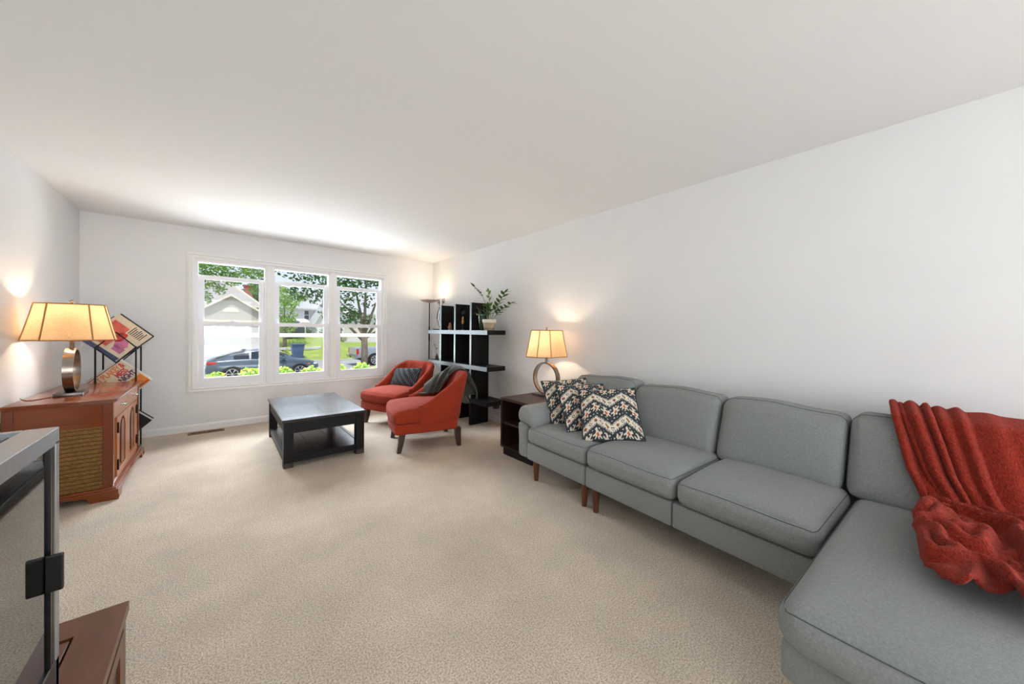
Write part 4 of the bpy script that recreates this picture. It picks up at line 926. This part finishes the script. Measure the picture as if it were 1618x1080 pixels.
for k in range(9):
    x = -.80+k*.40; y = 6.55+rngs.uniform(-.06, .06)
    t = thing('shrub', 'low yellow-green shrub under the windows outside, %s from the left in its row' % order[k], 'shrub', (x, y, -.19), 0, 'row of shrubs under the window')
    bm = nb()
    for q in range(7): a = q*.9+k; tube(bm, [(0, 0, 0), (.08*math.cos(a), .08*math.sin(a), .45), (.14*math.cos(a), .13*math.sin(a), .72)], .006, 4)
    obj('stems', bm, bark, t)
    h_ = rngs.uniform(-.02, .04)
    bm = nb(); leaves(bm, rngs, (0, 0, .51+h_), (.205, .26, .30), 900, .062, .3); f = obj('foliage', bm, shrub_m, t); f['kind'] = 'stuff'
    bm = nb(); leaves(bm, rngs, (0, 0, .63+h_), (.20, .24, .19), 170, .055, .55); f = obj('leaf_tips', bm, shrub_y, t); f['kind'] = 'stuff'
for lab, x, y, z, r, n, s, m_ in (('round green bush at the corner of the white garage', 8.05, 43.6, 1.0, (.55, .6, .7), 500, .16, bush_m), ('reddish green bush by the white driveway', 9.55, 43.5, .95, (.8, .7, .75), 600, .16, bush_m), ('small bush inside the stone edged bed on the far lawn', 5.35, 35.2, -.0, (.75, .6, .5), 420, .13, lime), ('pale clump of flowers beside the far driveway', 10.9, 42.5, .15, (.6, .5, .35), 260, .12, shrub_y)):
    t = thing('bush', lab, 'bush', (x, y, z-r[2])); bm = nb(); 
    for q in range(5): a = q*1.3; tube(bm, [(0, 0, -.1), (.4*r[0]*math.cos(a), .4*r[1]*math.sin(a), r[2]), (.6*r[0]*math.cos(a), .6*r[1]*math.sin(a), r[2]*1.4)], .012, 4)
    obj('stems', bm, bark, t); bm = nb(); leaves(bm, rngs, (0, 0, r[2]), r, n, s, .4); f = obj('foliage', bm, m_, t); f['kind'] = 'stuff'
# stone edging of the bed
bed = thing('bed_edging', 'curved pale stone edging of the flower bed on the far lawn', 'edging', (5.35, 35.0, -.52))
for k in range(9):
    a = PI+PI*k/8; obj('stone', box(nb(), (1.6*math.cos(a)-.24, 1.1*math.sin(a)-.12, .0), (1.6*math.cos(a)+.24, 1.1*math.sin(a)+.12, .22), .04), concrete, bed)

# ---- cars
def wheel(parent, x, y, z, r, w, side, spokes=6, rim=None):
    bm = nb(); n = 28
    ring_face(bm, [[(x+rr_*math.cos(2*PI*k/n), y+d*side, z+rr_*math.sin(2*PI*k/n)) for k in range(n)] for d, rr_ in ((w/2, r*.70), (w/2, r*.93), (w/2-.03, r), (-w/2+.03, r), (-w/2, r*.93), (-w/2, r*.70))])
    t = obj('wheel', bm, M('tyre', S(30, 30, 32), .85), parent, smooth=35)
    bm = nb(); ring_face(bm, [[(x+rr_*math.cos(2*PI*k/n), y+(w/2+d)*side, z+rr_*math.sin(2*PI*k/n)) for k in range(n)] for d, rr_ in ((.0, r*.72), (.012, r*.72), (.012, r*.64), (.0, r*.62))], True, False)
    for q in range(spokes):
        a = 2*PI*q/spokes; bm2 = []
        for da, rr_ in ((-.20, r*.12), (.20, r*.12), (.13, r*.66), (-.13, r*.66)):
            bm2.append((x+rr_*math.cos(a+da), y+(w/2+.014)*side, z+rr_*math.sin(a+da)))
        A = [bm.verts.new(p) for p in bm2]; B = [bm.verts.new((p[0], p[1]-.02*side, p[2])) for p in bm2]; bm.faces.new(A); bm.faces.new(list(reversed(B)))
        for i in range(4): bm.faces.new((A[i], A[(i+1) % 4], B[(i+1) % 4], B[i]))
    lathe_y = [[(x+rr_*math.cos(2*PI*k/12), y+(w/2+d)*side, z+rr_*math.sin(2*PI*k/12)) for k in range(12)] for d, rr_ in ((0, r*.15), (.02, r*.14))]
    ring_face(bm, lathe_y); obj('rim', bm, rim or M('alloy', S(214, 214, 216), .25, metal=.9), t)
def interp(tab, x):
    for (a, b) in zip(tab, tab[1:]):
        if a[0] <= x <= b[0]:
            s = (x-a[0])/(b[0]-a[0]); s = s*s*(3-2*s) if False else s; return [p+(q-p)*s for p, q in zip(a[1:], b[1:])]
    return list(tab[-1][1:] if x > tab[-1][0] else tab[0][1:])
def car_body(bm, tab, xs):
    """tab rows: x, z_bottom, z_belt, z_top, halfwidth, roof_halfwidth"""
    rings = []
    for x in xs:
        zb, zl, zt, hw_, rw = interp(tab, x); P = []
        half = [(0, zb), (hw_*.88, zb), (hw_*.98, zb+.12), (hw_, (zb+zl)/2), (hw_*.97, zl-.04), (hw_*.93, zl)]
        half += [(rw+(hw_*.93-rw)*.35, zl+(zt-zl)*.65), (rw, zt-.03*(zt > zl+.1)), (rw*.7, zt), (0, zt+.015)]
        P = [(x, y, z) for y, z in half]+[(x, -y, z) for y, z in reversed(half[1:-1])]
        rings.append(P)
    ring_face(bm, rings); return rings
paint = M('slate_blue_paint', S(92, 104, 114), .25, metal=.35, coat=.6); glass_d = M('car_glass', S(34, 40, 44), .05); tail_m = M('tail_light', S(200, 44, 34), .2); head_m = M('head_light', S(230, 230, 232), .15); amber = M('amber_marker', S(236, 132, 52), .3); blk = M('black_trim', S(18, 18, 20), .4)
car = thing('hatchback_car', 'dark slate blue hatchback parked on the street outside the window', 'car', (1.90, 21.5, -1.20))
tab = [(-2.27, .38, .62, .64, .70, .55), (-2.22, .30, .80, .90, .80, .62), (-2.05, .24, .92, 1.00, .87, .62), (-1.45, .20, .95, 1.22, .90, .60), (-.80, .18, .95, 1.37, .90, .60), (-.2, .18, .94, 1.415, .90, .60), (.35, .18, .92, 1.37, .90, .59), (.95, .18, .90, 1.08, .90, .62), (1.20, .19, .88, .93, .90, .68), (1.80, .22, .80, .84, .88, .64), (2.12, .26, .70, .73, .80, .56), (2.26, .34, .60, .61, .68, .48)]
bm = nb(); car_body(bm, tab, [-2.27, -2.24, -2.2, -2.05, -1.8, -1.45, -1.1, -.8, -.5, -.2, .1, .35, .65, .95, 1.2, 1.5, 1.8, 2.0, 2.12, 2.2, 2.26]); body = obj('body', bm, paint, car, smooth=38)
def side_quad(xs, f0, f1, inset, mat, name, parent, off=.012):
    for s in (-1, 1):
        bm = nb(); top = []; bot = []
        for x in xs:
            zb, zl, zt, hw_, rw = interp(tab, x)
            def pt(f):
                f2_ = f/.65 if f < .65 else 1
                y = (hw_*.93)+((rw+(hw_*.93-rw)*.35)-hw_*.93)*min(1, f/.65) if f < .65 else (rw+(hw_*.93-rw)*.35)+(rw-(rw+(hw_*.93-rw)*.35))*(f-.65)/.35
                return (x, s*(y+off), zl+(zt-zl)*f)
            bot.append(pt(f0)); top.append(pt(f1))
        ring_face(bm, [[a, b] for a, b in zip(bot, top)], False, False); obj(name, bm, mat, parent)
side_quad([-.62, -.3, .0], .10, .84, 0, glass_d, 'side_window', car); side_quad([.06, .35, .72], .10, .82, 0, glass_d, 'side_window', car); side_quad([-1.28, -1.0, -.70], .12, .78, 0, glass_d, 'quarter_window', car)
bm = nb(); ring_face(bm, [[(x, y, interp(tab, x)[2]+.022) for y in (-.52, -.25, 0, .25, .52)] for x in (.48, .70, .95, 1.12)], False, False); obj('windscreen', bm, glass_d, car)
bm = nb(); ring_face(bm, [[(x, y, interp(tab, x)[2]+.022) for y in (-.50, -.25, 0, .25, .50)] for x in (-1.95, -1.6, -1.2, -.85)], False, False); obj('rear_glass', bm, glass_d, car)
for s in (-1, 1):
    obj('tail_lamp', box(nb(), (-2.24, s*.70-.16, .78), (-1.86, s*.70+.165, .90), .03), tail_m, car)
    obj('head_lamp', box(nb(), (1.86, s*.66-.15, .60), (2.17, s*.66+.15, .70), .03), head_m, car); obj('marker', box(nb(), (1.72, s*.72-.155, .63), (1.86, s*.72+.155, .68), .02), amber, car)
    obj('reflector', box(nb(), (-2.25, s*.62-.12, .50), (-2.14, s*.62+.12, .55), .01), tail_m, car)
    obj('mirror', box(nb(), (.56, s*.98-.09, .93), (.74, s*.98+.09, 1.06), .04), paint, car, smooth=40)
    obj('sill_trim', box(nb(), (-1.0, s*.885-.03, .18), (1.05, s*.885+.03, .27), .01), blk, car)
    for x in (-.55, .50): obj('door_handle', box(nb(), (x-.11, s*.895-.02, .80), (x+.11, s*.895+.02, .84), .008), paint, car)
    for x in (-1.33, 1.38):
        bm = nb(); n = 24; ring_face(bm, [[(x+r_*math.cos(PI*k/n), s*(.905), .33+r_*math.sin(PI*k/n)-.08) for k in range(n+1)] for r_ in (.0, .43)], False, False); obj('wheel_arch', bm, blk, car)
        wheel(car, x, s*.83, .33, .33, .21, s)
obj('front_grille', box(nb(), (2.16, -.48, .36), (2.262, .48, .52), .02), blk, car)
bm = nb(); box(bm, (-.95, -.02, 1.375), (-.78, .02, 1.43), .012); obj('roof_fin', bm, blk, car)

silver_p = M('silver_truck_paint', S(168, 174, 178), .28, metal=.5, coat=.4)
tk = thing('pickup_truck', 'silver pickup truck seen from its tail behind the maple trunk', 'truck', (10.05, 25.2, -1.20))
bm = nb(); box(bm, (-2.9, -.98, .55), (-.75, .98, 1.22), .06); obj('bed', bm, silver_p, tk, smooth=40)
bm = nb(); prism(bm, [(-.72, .5), (-.72, 1.25), (-.55, 1.86), (.95, 1.88), (1.55, 1.25), (2.75, 1.15), (2.9, .95), (2.9, .5)], 'y', -.97, .97); obj('cab', bm, silver_p, tk)
for s in (-1, 1):
    bm = nb(); prism(bm, [(-.5, 1.28), (-.42, 1.76), (.85, 1.78), (1.3, 1.28)], 'y', s*.972-.004, s*.972+.004); obj('side_window', bm, glass_d, tk)
    obj('tail_lamp', box(nb(), (-2.93, s*.90-.085, .78), (-2.80, s*.90+.085, 1.16), .02), tail_m, tk)
    for x in (-1.75, 1.9):
        bm = nb(); n = 24; ring_face(bm, [[(x+r_*math.cos(PI*k/n), s*.988, .42+r_*math.sin(PI*k/n)-.08) for k in range(n+1)] for r_ in (0, .52)], False, False); obj('wheel_arch', bm, blk, tk)
        wheel(tk, x, s*.90, .40, .40, .26, s, 8)
obj('rear_bumper', box(nb(), (-3.08, -.95, .52), (-2.88, .95, .72), .03), M('chrome', S(200, 202, 204), .15, metal=1), tk)
obj('tailgate', box(nb(), (-2.93, -.78, .74), (-2.90, .78, 1.20), .01), M('tailgate_silver', S(206, 200, 190), .35, metal=.3), tk)
obj('licence_recess', box(nb(), (-3.085, -.18, .56), (-3.07, .18, .68)), blk, tk)
obj('underbody', box(nb(), (-2.7, -.8, .40), (2.7, .8, .56)), blk, tk)
bm = nb(); prism(bm, [(-.95, 1.2), (-.95, 1.5), (-.75, 1.9), (-.72, 1.9), (-.72, 1.2)], 'y', -.9, .9); obj('cab_rear_glass', bm, glass_d, tk)

dc = thing('far_car', 'small dark car in the distance beside the porch of the white gabled house', 'car', (6.0, 42.6, .50), PI/2); tab2 = tab
bm = nb(); car_body(bm, [(r_[0], r_[1], r_[2]*1.1, r_[3]*1.15, r_[4], r_[5]) for r_ in tab], [-2.27, -2.2, -2.05, -1.45, -.8, -.2, .35, .95, 1.2, 1.8, 2.12, 2.26]); obj('body', bm, M('black_car_paint', S(34, 38, 42), .3, coat=.4), dc, smooth=38)
for s in (-1, 1):
    for x in (-1.33, 1.38): wheel(dc, x, s*.83, .33, .33, .21, s, 5)
bn = thing('wheeled_bin', 'blue wheeled trash bin standing on the far lawn', 'bin', (4.70, 30.6, -1.0)); blue = M('bin_blue', S(70, 92, 130), .5)
bm = nb(); ring_face(bm, [[(sx*w, sy*d, z) for sx, sy in ((-1, -1), (1, -1), (1, 1), (-1, 1))] for w, d, z in ((.30, .33, .08), (.40, .42, 1.05))]); obj('bin_body', bm, blue, bn)
bm = nb(); box(bm, (-.45, -.50, 1.05), (.45, .46, 1.13), .03); obj('lid', bm, blue, bn); obj('handle', tube(nb(), [(-.3, .44, .98), (-.3, .54, 1.0), (.3, .54, 1.0), (.3, .44, .98)], .02, 6), blue, bn)
for s in (-1, 1): wheel(bn, s*.32, .30, .13, .13, .08, s, 4, blue)

# ================================================================ DRAPED CLOTHS
NU, NV = 110, 150
def lerp_tab(tab,x):
    for a,b in zip(tab,tab[1:]):
        if a[0]<=x<=b[0]:
            k=(x-a[0])/(b[0]-a[0]); return np.array(a[1:])+(np.array(b[1:])-np.array(a[1:]))*k
    return np.array(tab[-1][1:] if x>tab[-1][0] else tab[0][1:])
# t, v, z, normal_v, normal_z, left u, gather
PATH=[(0,.885,.62,1,0,2.02,0),(.10,.88,.80,1,.2,2.00,0),(.15,.86,.85,.5,1,2.00,.5),(.20,.76,.868,-.2,1,2.0,.9),(.25,.665,.84,-.8,.6,2.02,1),(.40,.585,.62,-1,.3,2.08,1),(.50,.545,.505,-1,.6,2.13,1),(.56,.47,.48,-.4,1,2.135,1),(.68,.26,.485,0,1,2.125,1),(.82,.03,.485,0,1,2.15,1),(.90,-.12,.485,0,1,2.17,1),(1,-.23,.485,0,1,2.22,1)]
def sm(a, b, x):
    k = min(1, max(0, (x-a)/(b-a))); return k*k*(3-2*k)
FOLDS = [(.015, .020, .036), (.085, .026, .022), (.150, .022, .040), (.225, .026, .036), (.300, .020, .024), (.375, .035, .026), (.50, .05, .012)]
def red_init(nu, nv):
    P = np.zeros((nu, nv, 3))
    for i in range(nu):
        for j in range(nv):
            s = i/(nu-1); t = j/(nv-1)
            v, z, n1, n2, ul, g = lerp_tab(PATH, t)
            l = math.hypot(n1, n2); n1 /= l; n2 /= l
            ur = 2.64; seat = sm(.44, .60, t)
            u = ul+(ur-ul)*s**1.15
            sh = s-.30*max(0, t-.2)*(1-.6*s)*sm(.02, .12, s)          # the folds run down to the right
            f = 0
            for c, w, h in FOLDS: f = max(f, h*math.exp(-((sh-c)/w)**2))
            f *= (g if t > .14 else .5)*(1-seat)
            w1 = mnoise.noise(Vector((u*5.5, v*4.5, 3.1)))*.5
            r1 = 1-min(1, abs(mnoise.noise(Vector((u*9.5+w1*1.4+v*3, v*6.5-u*3+w1, 1.7))))*2.9)
            r2 = 1-min(1, abs(mnoise.noise(Vector((u*13-w1*2, v*15+w1*2, 8.2))))*2.4)
            edge = sm(0, .07, s)
            h = seat*(.088*r1**1.3+.034*r2*(1-.5*r1)+.006)*(.45+.55*edge)
            roll = sm(.86, .97, t); h = h*(1-.5*roll)+.018*roll*(1+.6*math.sin(s*23))*seat
            x = u+seat*.030*mnoise.noise(Vector((u*8, v*8, 5)))+.012*(1-seat)*g*math.sin(sh*40)*(1-s)
            vv = v+seat*.05*mnoise.noise(Vector((u*7, v*5, 11)))-seat*sm(.8, 1, t)*.05*math.sin(s*17+.5)
            d = .016+f+h
            P[i, j] = (x, vv+n1*d, z+n2*d)
    return P
def sheet(name, P, mat, thick, parent_mw, smooth_it=3, sub=1):
    P = P.copy(); nu, nv = P.shape[:2]
    for _ in range(smooth_it):
        Q = P.copy(); Q[1:-1, 1:-1] = (P[1:-1, 1:-1]*2+P[:-2, 1:-1]+P[2:, 1:-1]+P[1:-1, :-2]+P[1:-1, 2:])/6; P = Q
    me = bpy.data.meshes.new(name); me.from_pydata([parent_mw @ Vector(p) for p in P.reshape(-1, 3)], [], [(i*nv+j, i*nv+j+1, (i+1)*nv+j+1, (i+1)*nv+j) for i in range(nu-1) for j in range(nv-1)])
    me.polygons.foreach_set('use_smooth', [True]*len(me.polygons)); me.materials.append(mat)
    o = bpy.data.objects.new(name, me); COL.objects.link(o); m = o.modifiers.new('thick', 'SOLIDIFY'); m.thickness = thick; m.offset = 0; m.use_rim = True
    if sub: m2 = o.modifiers.new('soft', 'SUBSURF'); m2.levels = sub; m2.render_levels = sub
    return o
bpy.context.view_layer.update()
fleece = M('red_fleece', S(150, 46, 30), .95, var=.28, vscale=90, bump=1.0, bscale=170, spec=.1, sheen=.08)
rb = sheet('fleece_blanket', red_init(NU, NV), fleece, .016, sofa.matrix_world, 1)
tag(rb, 'rust red fluffy fleece blanket crumpled over the chaise back and seat', 'blanket')
def green_init(nu, nv):
    P = np.zeros((nu, nv, 3)); secs = {}
    for i in range(nu):
        for j in range(nv):
            s = i/(nu-1); q = j/(nv-1)       # q: 0 on the seat, ~.5 over the top, 1 hanging outside
            tmin = -.34+.62*sm(.5, .0, q) if q < .5 else -.34+.10*sm(.5, 1, q); tmin = -.34+.70*(1-sm(0, .5, q)) if q < .5 else -.36+.06*sm(.5, 1, q)
            tmax = .86-.10*q if q < .5 else .81-.30*sm(.5, 1, q)
            t = tmin+(tmax-tmin)*s
            f = .014+.016*(1+math.sin(s*21+q*4+1.5*math.sin(q*6)))*(.35+.65*sm(.05, .3, abs(q-.52)))+.006*math.sin(s*9+q*13)
            sec = back_section(max(-.98, min(.98, t)), f)
            n = len(sec)       # outer bottom .. top .. inner bottom
            qq = .04+(1-q)*(.94-.0)
            if q > .5: qq = .40-(q-.5)/.5*(.40-.13-.05*math.sin(s*5+.5)) 
            else: qq = .40+(.5-q)/.5*(.90-.40)
            x = qq*(n-1); k = min(n-2, int(x)); p = Vector(sec[k]).lerp(Vector(sec[k+1]), x-k)
            if q > .54: p.y -= .18*sm(.54, 1, q)*(.65+.35*math.sin(s*8+1)); p.z += .02*sm(.54, .7, q)
            if q < .12: p.y += .10*(1-q/.12)*(.5+.5*s)
            p.z = max(p.z, .492+.012*math.sin(s*14)) if q < .5 else p.z
            P[i, j] = p
    return P
grn = M('green_throw_weave', S(66, 70, 60), .95, var=.12, vscale=60, bump=.35, bscale=240, sheen=.2)
gt = sheet('throw_blanket', green_init(64, 76), grn, .006, ch1.matrix_world, 2)
tag(gt, 'dark olive green throw draped over the back of the nearer rust chair', 'blanket')
